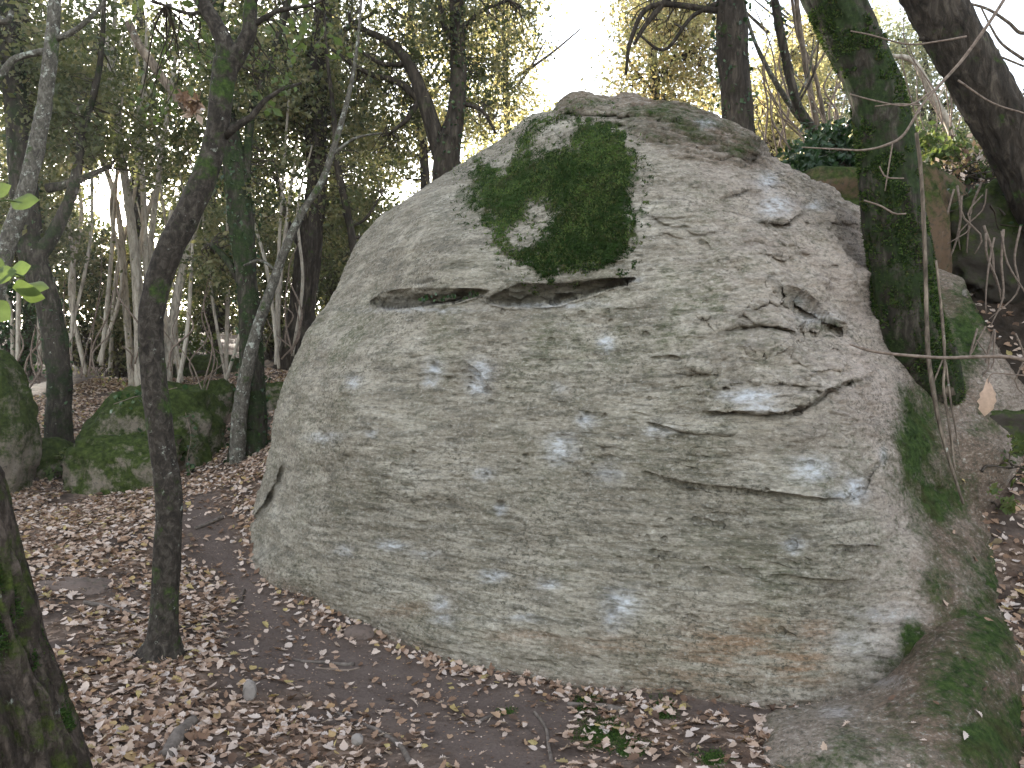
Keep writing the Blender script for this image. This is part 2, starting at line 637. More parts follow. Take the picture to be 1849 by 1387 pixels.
M['twig_dark'] = make_plain('dark_twig_bark', (0.035, 0.027, 0.02), (0.09, 0.072, 0.056), 40, 0.85, 0.001)
M['deadwood'] = make_plain('dead_wood', (0.06, 0.048, 0.04), (0.20, 0.165, 0.14), 25, 0.9, 0.003)
M['ground'] = make_ground()
M['leaf_dark'] = make_leaf('evergreen_leaf', [(0.0, (0.04, 0.052, 0.022)), (0.4, (0.085, 0.098, 0.044)), (0.75, (0.14, 0.143, 0.07)), (1.0, (0.21, 0.18, 0.10))], 0.5, 0.42, 0.4)
M['leaf_green'] = make_leaf('fresh_leaf', [(0.0, (0.05, 0.072, 0.025)), (0.5, (0.08, 0.115, 0.035)), (1.0, (0.14, 0.16, 0.055))], 0.45)
M['leaf_gold'] = make_leaf('golden_leaf', [(0.0, (0.12, 0.125, 0.06)), (0.35, (0.22, 0.215, 0.11)), (0.7, (0.36, 0.32, 0.185)), (1.0, (0.31, 0.24, 0.14))], 0.55)
M['leaf_pale'] = make_leaf('pale_leaf', [(0.0, (0.15, 0.17, 0.11)), (0.5, (0.26, 0.27, 0.18)), (1.0, (0.38, 0.35, 0.25))], 0.6)  # pale colours imitate strong sunlight on the far foliage
M['leaf_ivy'] = make_leaf('ivy_leaf', [(0.0, (0.014, 0.034, 0.012)), (0.6, (0.03, 0.065, 0.022)), (1.0, (0.06, 0.10, 0.03))], 0.22, 0.38, 0.45)
M['litter'] = make_leaf('dry_oak_leaf', [(0.0, (0.085, 0.055, 0.04)), (0.14, (0.17, 0.10, 0.065)), (0.30, (0.30, 0.19, 0.125)), (0.50, (0.44, 0.315, 0.24)),
                                         (0.72, (0.55, 0.435, 0.36)), (0.86, (0.51, 0.425, 0.375)), (0.93, (0.36, 0.22, 0.12)), (0.965, (0.42, 0.33, 0.14)), (1.0, (0.12, 0.085, 0.06))], 0.12, 0.75, 0.15)
M['moss'] = make_leaf('moss_shoot', [(0.0, (0.014, 0.030, 0.008)), (0.45, (0.038, 0.072, 0.017)), (0.75, (0.072, 0.118, 0.029)), (0.93, (0.10, 0.135, 0.038)), (1.0, (0.075, 0.06, 0.025))], 0.25, 0.8, 0.1)

# ------------------------------------------------------------------ ground
gc = []


def gp(px, py, Y):
    gc.append(at(px, py, Y))


for w in [(0, 0, 0), (-2, 0, .05), (2, 0, .02), (0, 2, 0), (-2.2, 2, .05), (1.6, 2.2, .0), (0, -6, -.2), (-7, -6, -.2), (7, -6, .6), (3.4, 1.5, .25), (4.5, 3, 1.0),
          (0.3, 8, 2.6), (1.6, 8.2, 3.4), (-1.5, 9.3, 1.9), (0, 7, 2.0), (1.0, 6.5, 2.3), (4.5, 9, 4.2), (7, 9, 4.8), (6.5, 5.5, 3.2), (8, 2, 2.0),
          (0, 14, 3.6), (4, 16, 5.0), (-5, 17, 2.5), (-10, 14, 2.2), (-10, 8, .9), (-8, 4, .4), (-3, 26, 4.2), (10, 25, 7.0), (-14, 28, 3.6), (20, 10, 6.5), (-22, 10, 1.6), (0, 60, 9.0),
          (40, 60, 11), (-40, 60, 7), (60, 0, 9), (-60, 0, 1.5), (0, -60, -1), (50, -50, 3), (-50, -50, -1)]:
    gc.append(np.array(w, float))
for q in [(900, 1387, 3.22), (500, 1387, 3.25), (1300, 1387, 3.2), (1440, 1290, 3.75), (1250, 1268, 3.92), (1000, 1230, 4.22), (800, 1182, 4.6), (640, 1132, 5.0), (520, 1070, 5.5), (440, 1005, 6.15),
          (300, 1185, 4.3), (50, 1060, 5.2), (300, 950, 6.4), (0, 880, 8.2), (150, 880, 8.4), (420, 830, 8.8), (480, 700, 12.0), (105, 812, 9.4), (300, 705, 12.3), (60, 690, 13),
          (1849, 560, 6.5), (1849, 700, 6.0), (1849, 900, 4.95), (1849, 1050, 4.35), (1849, 1300, 3.55), (1480, 335, 8.0), (1700, 330, 7.8), (1700, 880, 5.05), (1770, 960, 4.75), (1900, 420, 7.0)]:
    gp(*q)
gc = np.array(gc)
G_TPS = TPS(gc[:, :2], gc[:, 2], 6.0, 1e-4)


def gz(xy, rough=True):
    xy = np.atleast_2d(np.asarray(xy, float))
    z = G_TPS(xy)
    p = np.column_stack([xy, np.zeros(len(xy))])
    if rough:
        near = 1.0
        z = z + 0.045 * fbm(p * 0.9, 3, 3) + 0.014 * fbm(p * 5.0, 3, 9) * near
    return z


def grid_axis(lo, hi, dense_lo, dense_hi, d):
    a = list(np.arange(dense_lo, dense_hi + 1e-6, d))
    s, x = d, dense_hi
    while x < hi:
        s *= 1.16
        x += s
        a.append(x)
    s, x, b = d, dense_lo, []
    while x > lo:
        s *= 1.16
        x -= s
        b.append(x)
    return np.array(b[::-1] + a)


gx = grid_axis(-75, 75, -4.6, 3.6, 0.05)
gy = grid_axis(-45, 85, 2.6, 9.5, 0.05)
GX, GY = np.meshgrid(gx, gy)
gxy = np.column_stack([GX.ravel(), GY.ravel()])
far = np.hypot(gxy[:, 0], gxy[:, 1])
k = np.minimum(1, 55 / np.maximum(far, 1e-6))
gzv = gz(gxy * k[:, None])
gver = np.column_stack([gxy, gzv])
ppx, ppy, pd = project(gver)
ppx = np.where(pd > .3, ppx, -9999)
ppy = np.where(pd > .3, ppy, 9999)


def path_mask(px, py):
    """bare trodden earth: a strip along the boulder's foot and the worn patch before it"""
    d1, _, _ = poly_dist(px, py, [(360, 940), (410, 1010), (480, 1120), (600, 1180), (760, 1235), (900, 1275), (1000, 1300)])
    d2, _, _ = poly_dist(px, py, [(430, 1160), (620, 1240), (820, 1330), (960, 1390)])
    d3, _, _ = poly_dist(px, py, [(1180, 1268), (1400, 1295)])
    return np.clip(np.maximum.reduce([1 - d1 / 75, 1 - d2 / 95, 0.8 - d3 / 45]), 0, 1)


pmask = np.where((gxy[:, 1] > 2.5) & (gxy[:, 1] < 8.5), path_mask(ppx, ppy), 0)
gmoss = np.zeros(len(gxy))
for (x, y, r) in [(1085, 1325, 62), (1140, 1350, 45), (1060, 1270, 40), (915, 1285, 18), (1200, 1270, 30), (1290, 1370, 36), (300, 1355, 14), (1200, 1290, 26)]:
    gmoss = np.maximum(gmoss, np.clip(1.15 - np.hypot(ppx - x, (ppy - y) * 1.6) / r, 0, 1))
gl = np.clip(1 - pmask * 1.2, 0, 1)
bank_dark = sstep(2.2, 2.9, gxy[:, 0]) * sstep(4.6, 5.4, gxy[:, 1]) * sstep(9.5, 8.0, gxy[:, 1])  # darker soil colour on the right bank
ny, nx = GX.shape
idx = np.arange(nx * ny).reshape(ny, nx)
gf = np.stack([idx[:-1, :-1], idx[:-1, 1:], idx[1:, 1:], idx[1:, :-1]], -1).reshape(-1, 4)
gme = mesh_np('ground', gver, gf, M['ground'], attrs={'path': pmask, 'litter': gl * (1 - bank_dark), 'moss': gmoss, 'bank_dark': bank_dark * .85})
ground = bpy.data.objects.new('ground', gme)
COL.objects.link(ground)
ground['kind'] = 'structure'
ground['label'] = 'dark brown forest soil strewn with dry leaves, rising to the left and right'


def gpt(px, py, Y0=5.0):
    """world point on the ground seen at a photo pixel"""
    d = at(px, py, 1.0) - np.array([0, 0, CAMZ])
    lo = 1.5
    ys = np.arange(1.5, 30, 0.04)
    P = np.array([0, 0, CAMZ]) + d[None] * ys[:, None]
    h = P[:, 2] - gz(P[:, :2])
    i = int(np.argmax(h < 0))
    return P[i]


# ------------------------------------------------------------------ the big boulder
def rock_mesh(name, outline, centre, ctrl, na, nr, w, Kf, back, shape_fn=None, disp_fn=None, attr_fn=None, nback=26, seed=0, material=None):
    """closed rock: a front face seen at its pixels and distances, rolled over at its rim, and a rounded back"""
    O = np.asarray(outline, float)
    Oc = np.vstack([O, O[:1]])
    seg = np.linalg.norm(np.diff(Oc, axis=0), axis=1)
    cum = np.concatenate([[0], np.cumsum(seg)])
    u = np.linspace(0, cum[-1], na, endpoint=False)
    ox = np.interp(u, cum, Oc[:, 0])
    oy = np.interp(u, cum, Oc[:, 1])
    ker = np.array([1, 2, 3, 2, 1.]) / 9
    for _ in range(2):
        ox = np.convolve(np.concatenate([ox[-2:], ox, ox[:2]]), ker, 'valid')
        oy = np.convolve(np.concatenate([oy[-2:], oy, oy[:2]]), ker, 'valid')
    cx, cy = centre
    tx, ty = np.roll(ox, -1) - np.roll(ox, 1), np.roll(oy, -1) - np.roll(oy, 1)
    tl = np.hypot(tx, ty)
    rx, ry = ox - cx, oy - cy
    rl = np.hypot(rx, ry)
    cosn = np.abs(rx * ty - ry * tx) / (rl * tl)
    uu = np.linspace(0, 1, nr + 1)[1:]
    s = 1 - (1 - uu) ** 1.3
    px = cx + rx[None] * s[:, None]
    py = cy + ry[None] * s[:, None]
    d = (1 - s)[:, None] * (rl * cosn)[None]
    ctrl = np.asarray(ctrl, float)
    tps = TPS(ctrl[:, :2], ctrl[:, 2], 500.0, 1e-4)
    K = Kf(ox, oy)[None]
    q = np.clip(1 - d / w, 0, 1)
    pxf, pyf = px.ravel(), py.ravel()
    Y = tps(np.column_stack([pxf, pyf])) + (K * (1 - np.sqrt(np.maximum(1 - q ** 2, 0)))).ravel()
    c0 = tps(np.array([[cx, cy]]))
    P0 = at(np.append(pxf, cx), np.append(pyf, cy), np.append(Y, c0))
    off = np.zeros(len(P0))
    PX, PY = np.append(pxf, cx), np.append(pyf, cy)
    if shape_fn:
        off = shape_fn(PX, PY, P0)
    P = at(PX, PY, np.append(Y, c0) + off)
    ring = P[(nr - 1) * na: nr * na]
    bc = ring.mean(0) + np.array([0, back, -0.2])
    bk = []
    for i in range(1, nback + 1):
        a = i / nback * math.pi / 2
        lam = 1 - math.cos(a)
        pos = ring * (1 - lam) + bc * lam
        pos[:, 1] += back * 0.55 * math.sin(a) * (1 - lam)
        if i == nback:
            pos = bc[None]
        bk.append(pos)
    V = np.vstack([P] + bk)
    nF = nr * na
    ic = nF                                   # centre vertex index
    rings = [np.arange(nF).reshape(nr, na)[i] for i in range(nr)]
    base = nF + 1
    for i in range(nback - 1):
        rings.append(np.arange(base + i * na, base + (i + 1) * na))
    last = base + (nback - 1) * na
    R = np.array(rings)
    quads = np.stack([R[:-1], R[1:], np.roll(R[1:], -1, 1), np.roll(R[:-1], -1, 1)], -1).reshape(-1, 4)
    t0 = np.stack([np.full(na, ic), R[0], np.roll(R[0], -1)], -1)
    t1 = np.stack([np.full(na, last), np.roll(R[-1], -1), R[-1]], -1)
    me = mesh_np(name, V, quads, material, quads2=np.vstack([t0, t1]))
    if disp_fn:
        n = np.empty(len(V) * 3, np.float32)
        me.vertices.foreach_get('normal', n)
        n = n.reshape(-1, 3)
        # make the normals look at the camera on the front
        if (n[:nF] * (np.array([0, 0, CAMZ]) - V[:nF])).sum(1).mean() < 0:
            me.flip_normals()
            n = -n
        qx, qy, _ = project(V)
        V = V + n * disp_fn(V, qx, qy)[:, None]
        me.vertices.foreach_set('co', V.astype(np.float32).ravel())
        me.update()
    qx, qy, qd = project(V)
    qx = np.where(np.arange(len(V)) <= nF, qx, -5000)
    if attr_fn:
        for kx, a in attr_fn(V, qx, qy).items():
            t_ = me.attributes.new(kx, 'FLOAT', 'POINT')
            t_.data.foreach_set('value', a.astype(np.float32))
    return me, V, qx, qy, nF


B_OUT = [(370, 1120), (386, 1050), (406, 1000), (424, 950), (456, 905), (480, 850), (489, 790), (493, 755), (506, 712), (529, 652), (569, 585), (609, 515), (640, 450), (688, 391),
         (760, 340), (848, 285), (912, 246), (938, 216), (960, 206), (1000, 203), (1012, 184), (1030, 172), (1052, 168), (1085, 174), (1118, 171), (1140, 170), (1168, 181), (1205, 186), (1255, 198), (1292, 209), (1330, 232),
         (1362, 250), (1384, 286), (1436, 314), (1500, 358), (1568, 404), (1610, 434), (1690, 478), (1742, 500), (1790, 590), (1850, 690), (1960, 800), (2010, 1000), (2010, 1250),
         (1900, 1420), (1500, 1440), (1100, 1400), (700, 1300), (500, 1200)]
B_CTRL = [(1250, 1268, 3.92), (1250, 1400, 3.85), (1250, 1000, 4.02), (1250, 700, 4.22), (1250, 500, 4.55), (1250, 350, 5.0), (1250, 270, 5.35), (1250, 200, 5.85),
          (1000, 1230, 4.22), (1000, 1380, 4.15), (1000, 1000, 4.34), (1000, 700, 4.56), (1000, 560, 4.75), (1000, 480, 4.95), (1000, 350, 5.4), (1000, 260, 5.8), (1050, 180, 6.25),
          (750, 1165, 4.7), (750, 1300, 4.62), (750, 1000, 4.82), (750, 700, 5.08), (750, 550, 5.3), (750, 450, 5.6), (750, 370, 6.05),
          (550, 1085, 5.4), (550, 1200, 5.35), (470, 1060, 5.72), (550, 900, 5.55), (550, 700, 5.85), (560, 620, 6.1), (440, 1100, 6.1), (440, 1000, 6.15), (490, 790, 6.3), (530, 650, 6.5), (610, 510, 6.6), (690, 390, 6.65), (850, 285, 6.7), (950, 215, 6.6),
          (1450, 1290, 3.76), (1450, 1400, 3.7), (1450, 1000, 3.86), (1450, 800, 4.0), (1450, 690, 4.12), (1450, 560, 4.5), (1450, 430, 4.95), (1450, 330, 5.5),
          (1545, 1200, 3.86), (1545, 1000, 3.93), (1545, 880, 4.02), (1540, 720, 4.3), (1540, 600, 4.75), (1540, 450, 5.3), (1560, 410, 5.6),
          (1620, 1150, 3.95), (1620, 1000, 4.1), (1620, 850, 4.4), (1620, 700, 4.85), (1620, 520, 5.6),
          (1700, 1110, 4.0), (1700, 1000, 4.27), (1700, 900, 4.68), (1700, 740, 5.15), (1700, 600, 5.5), (1690, 490, 5.95),
          (1800, 1200, 3.95), (1800, 1000, 4.62), (1800, 820, 5.0), (1790, 650, 5.45), (1850, 740, 5.4), (1740, 540, 5.75), (1900, 1200, 4.6), (1900, 900, 5.6), (1950, 1350, 4.6), (1800, 1400, 3.9)]


def Bk(ox, oy):
    k = np.where((ox < 1560) & (oy < 1020), 0.75, 0.0)
    k = np.where((ox > 960) & (oy < 300), 0.45, k)
    k = np.where((ox > 1380) & (oy < 520), 0.30, k)
    for _ in range(8):
        k = (np.roll(k, 1) + k + np.roll(k, -1)) / 3
    return k


LIPS = [  # (line, height m, decay px)  rock above the line stands proud of the rock below it
    ([(1000, 206), (1060, 207), (1120, 212), (1190, 222), (1250, 232), (1300, 246), (1345, 268)], 0.10, 30),
    ([(1100, 222), (1150, 236), (1200, 240), (1265, 262), (1330, 272), (1384, 296)], 0.085, 22),
    ([(1130, 245), (1185, 262), (1230, 266), (1290, 290), (1340, 292), (1380, 303)], 0.05, 20),
    ([(1190, 292), (1225, 288), (1255, 287)], 0.03, 16),
    ([(1300, 362), (1318, 348), (1345, 343), (1372, 348)], 0.05, 26),
    ([(1368, 398), (1395, 404), (1425, 402), (1448, 388), (1452, 372)], 0.09, 40),
    ([(1385, 330), (1400, 350), (1440, 345)], 0.04, 22),
    ([(1380, 520), (1420, 528), (1470, 560), (1530, 600)], 0.06, 26),
    ([(1300, 600), (1335, 587), (1370, 585), (1410, 592), (1440, 600)], 0.055, 22),
    ([(1270, 745), (1330, 742), (1400, 746), (1432, 745), (1470, 722), (1520, 692), (1572, 678)], 0.11, 42),
    ([(1160, 760), (1210, 775), (1260, 782), (1330, 780)], 0.03, 16),
    ([(1160, 852), (1230, 872), (1300, 880), (1400, 890), (1480, 902), (1535, 905), (1560, 880), (1572, 852), (1592, 826)], 0.038, 60),
    ([(1450, 690), (1480, 672), (1500, 665), (1530, 670)], 0.05, 20),
    ([(770, 652), (800, 660), (830, 680)], 0.012, 12),
    ([(838, 653), (862, 672), (878, 695), (886, 715)], 0.018, 14),
    ([(1040, 1042), (1060, 1030), (1080, 1033), (1100, 1052)], -0.012, 10),
    ([(1500, 985), (1545, 988), (1600, 990)], 0.02, 14),
    ([(1400, 1040), (1470, 1048), (1560, 1052)], 0.02, 14),
]
CRACKS = [  # (line, half width px, depth m)
    ([(1000, 207), (1080, 208), (1190, 224), (1290, 247)], 4, 0.10), ([(1100, 224), (1200, 242), (1300, 268), (1384, 298)], 4, 0.09),
    ([(1140, 247), (1230, 268), (1345, 295)], 3.5, 0.06), ([(1300, 363), (1345, 346), (1372, 350)], 3, 0.05),
    ([(1365, 400), (1425, 405), (1452, 385)], 4, 0.07), ([(1385, 500), (1420, 530), (1480, 568), (1538, 606)], 5, 0.08),
    ([(1298, 602), (1370, 588), (1440, 603)], 4, 0.07), ([(1275, 748), (1400, 750), (1434, 747), (1475, 724), (1525, 694), (1572, 682)], 4, 0.09),
    ([(1160, 854), (1230, 874), (1300, 882), (1400, 892), (1480, 904), (1535, 907)], 2.0, 0.035), ([(1535, 906), (1562, 880), (1575, 852), (1594, 828)], 2.6, 0.045),
    ([(512, 838), (500, 870), (486, 905), (462, 935), (446, 948)], 7, 0.22), ([(495, 985), (470, 1005), (450, 1018)], 5, 0.12),
    ([(805, 683), (832, 681), (858, 686)], 3, 0.03), ([(838, 655), (864, 676), (886, 716)], 2.5, 0.03),
    ([(1165, 762), (1230, 782), (1262, 786)], 3, 0.04), ([(1140, 745), (1180, 752)], 2, 0.02),
    ([(1500, 987), (1600, 992)], 2.4, 0.02), ([(1385, 1042), (1470, 1052), (1560, 1054)], 3, 0.02),
    ([(1290, 632), (1340, 648)], 3, 0.02), ([(1440, 1235), (1465, 1240)], 2, 0.012), ([(1210, 1235), (1250, 1242)], 3, 0.02),
    ([(862, 845), (885, 848)], 2, 0.015), ([(975, 1052), (1000, 1056)], 3, 0.02), ([(1005, 845), (1040, 838)], 2, 0.01),
]
PITS = [(785, 660, 8, .03), (636, 678, 8, .025), (905, 911, 9, .04), (1060, 747, 6, .025), (1049, 757, 6, .025), (948, 822, 5, .025), (1050, 815, 4, .02), (1091, 812, 5, .025), (1070, 838, 4, .02),
        (1105, 1103, 8, .035), (1105, 1135, 7, .02), (878, 857, 5, .02), (1432, 985, 7, .03), (1463, 836, 6, .02), (668, 780, 7, .018), (880, 705, 6, .03), (630, 930, 4, .02), (1222, 1145, 6, .02), (950, 1060, 4, .015), (815, 912, 10, .02), (1450, 700, 6, .02)]
_r = np.random.RandomState(99)
for _i in range(150):
    _x, _y = _r.uniform(500, 1600), _r.uniform(320, 1240)
    _l = _r.uniform(14, 80)
    _sl = (_y - 700) / (_x + 330) * .9
    _n = 4
    CRACKS.append(([(_x + _l * t_, _y + _l * t_ * _sl + _r.normal(0, 1.6)) for t_ in np.linspace(-.5, .5, _n)], _r.uniform(1.6, 2.4), _r.uniform(.006, .02)))
for _i in range(44):
    _x, _y = _r.uniform(1200, 1560), _r.uniform(300, 740)
    _l = _r.uniform(20, 90)
    _a = _r.uniform(-.12, .38)
    _p = [(_x + _l * t_, _y + _l * t_ * _a + _r.normal(0, 4)) for t_ in np.linspace(-.5, .5, 5)]
    LIPS.append((_p, _r.uniform(.012, .040), _r.uniform(10, 30)))
    CRACKS.append((_p, _r.uniform(1.8, 3.0), _r.uniform(.015, .04)))
for _i in range(230):
    PITS.append((_r.uniform(480, 1600), _r.uniform(300, 1240), _r.uniform(2, 5), _r.uniform(.006, .02)))
MOSS = [(1000, 214), (1030, 206), (1062, 212), (1092, 212), (1112, 232), (1132, 246), (1150, 285), (1148, 340), (1138, 380), (1146, 400), (1140, 425), (1146, 440), (1118, 470), (1080, 486), (1046, 488), (1010, 492), (975, 502),
        (958, 482), (936, 470), (905, 452), (892, 432), (884, 410), (872, 398), (874, 382), (850, 386), (842, 358), (848, 330), (842, 312), (866, 284), (884, 300), (905, 296), (926, 284), (932, 256), (948, 230), (970, 218)]
HOLE1 = [(962, 262), (984, 234), (1012, 219), (1044, 217), (1042, 242), (1022, 264), (992, 272)]
HOLE2 = [(916, 424), (930, 404), (948, 390), (962, 364), (976, 368), (982, 380), (1002, 384), (990, 402), (986, 424), (968, 432), (950, 440), (928, 450), (918, 440)]
SLIT_A = ([(664, 546), (700, 557), (760, 554), (820, 545), (868, 531), (882, 528)], [(664, 544), (684, 530), (740, 522), (800, 523), (860, 523), (882, 526)], 0.30)
SLIT_B = ([(878, 540), (905, 548), (950, 549), (1000, 545), (1060, 531), (1105, 517), (1145, 504)], [(878, 538), (900, 526), (935, 513), (1000, 512), (1060, 507), (1105, 502), (1145, 501)], 0.24)
SLIT_C = ([(740, 510), (762, 514), (796, 506)], [(740, 508), (766, 501), (796, 504)], 0.08)


CAP = [(1005, 205), (1012, 170), (1060, 160), (1150, 160), (1290, 198), (1365, 240), (1400, 290), (1385, 306), (1290, 300), (1215, 282), (1150, 250), (1105, 216)]


def moss_field(px, py):
    m = soft_poly(px, py, MOSS, 14.0)
    for h in (HOLE1, HOLE2):
        m = np.minimum(m, -soft_poly(px, py, h, 14.0))
    return m


def boulder_shape(px, py, P):
    off = np.zeros(len(px))
    j = 5.0 * fbm(np.column_stack([px, py, 0 * px]) / 23.0, 3, 41)
    jx, jy = px + j, py + 0.6 * np.roll(j, 1)
    for line, h, dec in LIPS:
        L = np.array(line, float)
        m = (px > L[:, 0].min() - dec * 3) & (px < L[:, 0].max() + dec * 3) & (py > L[:, 1].min() - dec * 4) & (py < L[:, 1].max() + dec * 2)
        d, s, t = poly_dist(jx[m], jy[m], line)
        taper = np.clip(np.minimum(t, 1 - t) * 6, 0, 1) ** 0.7
        edge = sstep(-2.5, 2.5, d * s)
        off[m] -= h * taper * edge * np.exp(-np.maximum(d * s, 0) / dec)
    for line, hw, dep in CRACKS:
        L = np.array(line, float)
        m = (px > L[:, 0].min() - 40) & (px < L[:, 0].max() + 40) & (py > L[:, 1].min() - 40) & (py < L[:, 1].max() + 40)
        d, s, t = poly_dist(jx[m], jy[m], line)
        taper = np.clip(np.minimum(t, 1 - t) * 6 + .15, 0, 1) * np.clip(.75 + 1.1 * fbm(np.column_stack([px[m] / 26, py[m] / 26, 0 * py[m] + 7]), 2, 88), .1, 1.3)
        off[m] += dep * taper * np.exp(-(d / (hw * (.5 + .35 * np.clip(taper, 0, 1)))) ** 2)
    for x, y, r, dep in PITS:
        m = (np.abs(px - x) < 50) & (np.abs(py - y) < 50)
        off[m] += dep * np.exp(-(((jx[m] - x) / r) ** 2 + ((jy[m] - y) / (r * .8)) ** 2) ** 1.5)
    for lo, up, dep in (SLIT_A, SLIT_B, SLIT_C):
        lo, up = np.array(lo, float), np.array(up, float)
        m = (px > lo[:, 0].min()) & (px < lo[:, 0].max()) & (py > up[:, 1].min() - 6) & (py < lo[:, 1].max() + 8)
        jj = 0.25 * j[m]
        yl = np.interp(px[m], lo[:, 0], lo[:, 1]) + jj
        yu = np.interp(px[m], up[:, 0], up[:, 1]) + jj
        t = (yl - py[m]) / np.maximum(yl - yu, 1)
        pr = sstep(-0.03, 0.05, t) * np.clip(1.05 - t, 0, 1) ** (.8 + .5 * np.clip(fbm(np.column_stack([px[m] / 40, py[m] / 12, 0 * py[m]]), 3, 44), -.8, 1)) * (1 + .5 * fbm(np.column_stack([px[m] / 30, py[m] / 10, 0 * py[m] + 3]), 3, 45))
        end = np.clip(np.minimum(px[m] - lo[0, 0], lo[-1, 0] - px[m]) / 45, 0, 1) ** 0.5
        off[m] += dep * pr * end * (t < 1.06)
        # ledge below the slit
        off[m] -= 0.012 * np.exp(-((t + 0.12) / 0.12) ** 2) * end
    mo = moss_field(px + j * 1.5, py + j)
    off -= 0.022 * sstep(-0.2, 0.6, mo)
    return off


def boulder_disp(V, qx, qy):
    st = V * np.array([1.6, 1.6, 7.0])
    d = 0.05 * fbm(V * 0.9, 3, 2) + 0.016 * fbm(st, 4, 6) + 0.007 * fbm(V * np.array([9, 9, 34.]), 3, 16) + 0.004 * fbm(V * 42.0, 2, 26)
    nn = fbm(V * 1.3, 2, 91)
    right = sstep(1130, 1420, qx + (qy - 600) * 0.15 + 90 * nn) * sstep(900, 700, qy + 60 * nn) * sstep(1640, 1560, qx)
    w1 = fbm(V * np.array([2.2, 2.2, 4.2]) + 3, 4, 33) * 5.0
    pl = np.floor(w1) + sstep(.35, .65, w1 - np.floor(w1))
    d += right * (0.022 * pl + 0.035 * fbm(V * np.array([4, 4, 9.]), 4, 34))
    d += 0.010 * np.minimum(0, fbm(V * np.array([6, 6, 26.]), 4, 36) + .12) * 3.0
    cap = np.clip(0.5 + soft_poly(qx, qy, CAP, 22.0), 0, 1)
    tz = V[:, 2] * 16 + V[:, 0] * 1.2 + 1.3 * fbm(V * 2.2, 3, 8)
    fr = tz - np.floor(tz)
    d += cap * (0.075 * (sstep(0, .25, fr) - sstep(.78, 1.0, fr)) - .05 + 0.03 * fbm(V * 7, 3, 9))
    mo = sstep(-0.1, 0.5, moss_field(qx, qy))
    d += mo * (0.018 * fbm(V * 24, 3, 77) + .022 * fbm(V * 7, 2, 78))
    return d


def ell(px, py, x, y, rx, ry):
    return np.exp(-(((px - x) / rx) ** 2 + ((py - y) / ry) ** 2))


CHALK = [(785, 668, 16, 16, 1.0), (775, 690, 14, 8, .6), (868, 672, 20, 22, .8), (862, 698, 20, 14, .9), (1096, 620, 13, 12, 1), (1012, 812, 24, 22, 1), (1058, 762, 14, 16, .6), (1352, 716, 42, 12, 1), (1375, 738, 30, 8, .8),
         (1465, 848, 32, 20, .9), (1545, 885, 18, 22, 1), (1520, 895, 26, 10, .6), (875, 856, 15, 10, .9), (906, 920, 9, 8, 1), (1432, 985, 15, 12, 1), (710, 985, 26, 8, .8), (890, 1040, 22, 9, .85), (992, 1056, 20, 8, .7),
         (1122, 1092, 30, 24, .85), (1105, 1120, 16, 20, .6), (795, 1090, 14, 14, .7), (800, 1118, 22, 8, .6), (638, 690, 14, 10, .7), (1400, 372, 28, 18, .9), (1386, 328, 18, 16, .8), (1276, 222, 18, 8, 1.0), (1440, 545, 14, 8, .7),
         (1594, 822, 6, 14, 1), (1100, 855, 22, 14, .5), (1190, 778, 24, 10, .5), (670, 782, 10, 6, .8), (585, 790, 30, 8, .6), (1470, 372, 18, 8, .7), (1475, 575, 34, 10, .6), (1010, 700, 14, 8, .4), (620, 995, 16, 8, .4), (770, 1000, 30, 8, .35),
         (1140, 505, 14, 4, .6), (1085, 1250, 24, 5, .8), (945, 1115, 30, 8, .35), (1600, 1110, 60, 16, .30), (1540, 1160, 60, 30, .28), (760, 560, 90, 4, .45), (1000, 552, 90, 4, .55)]


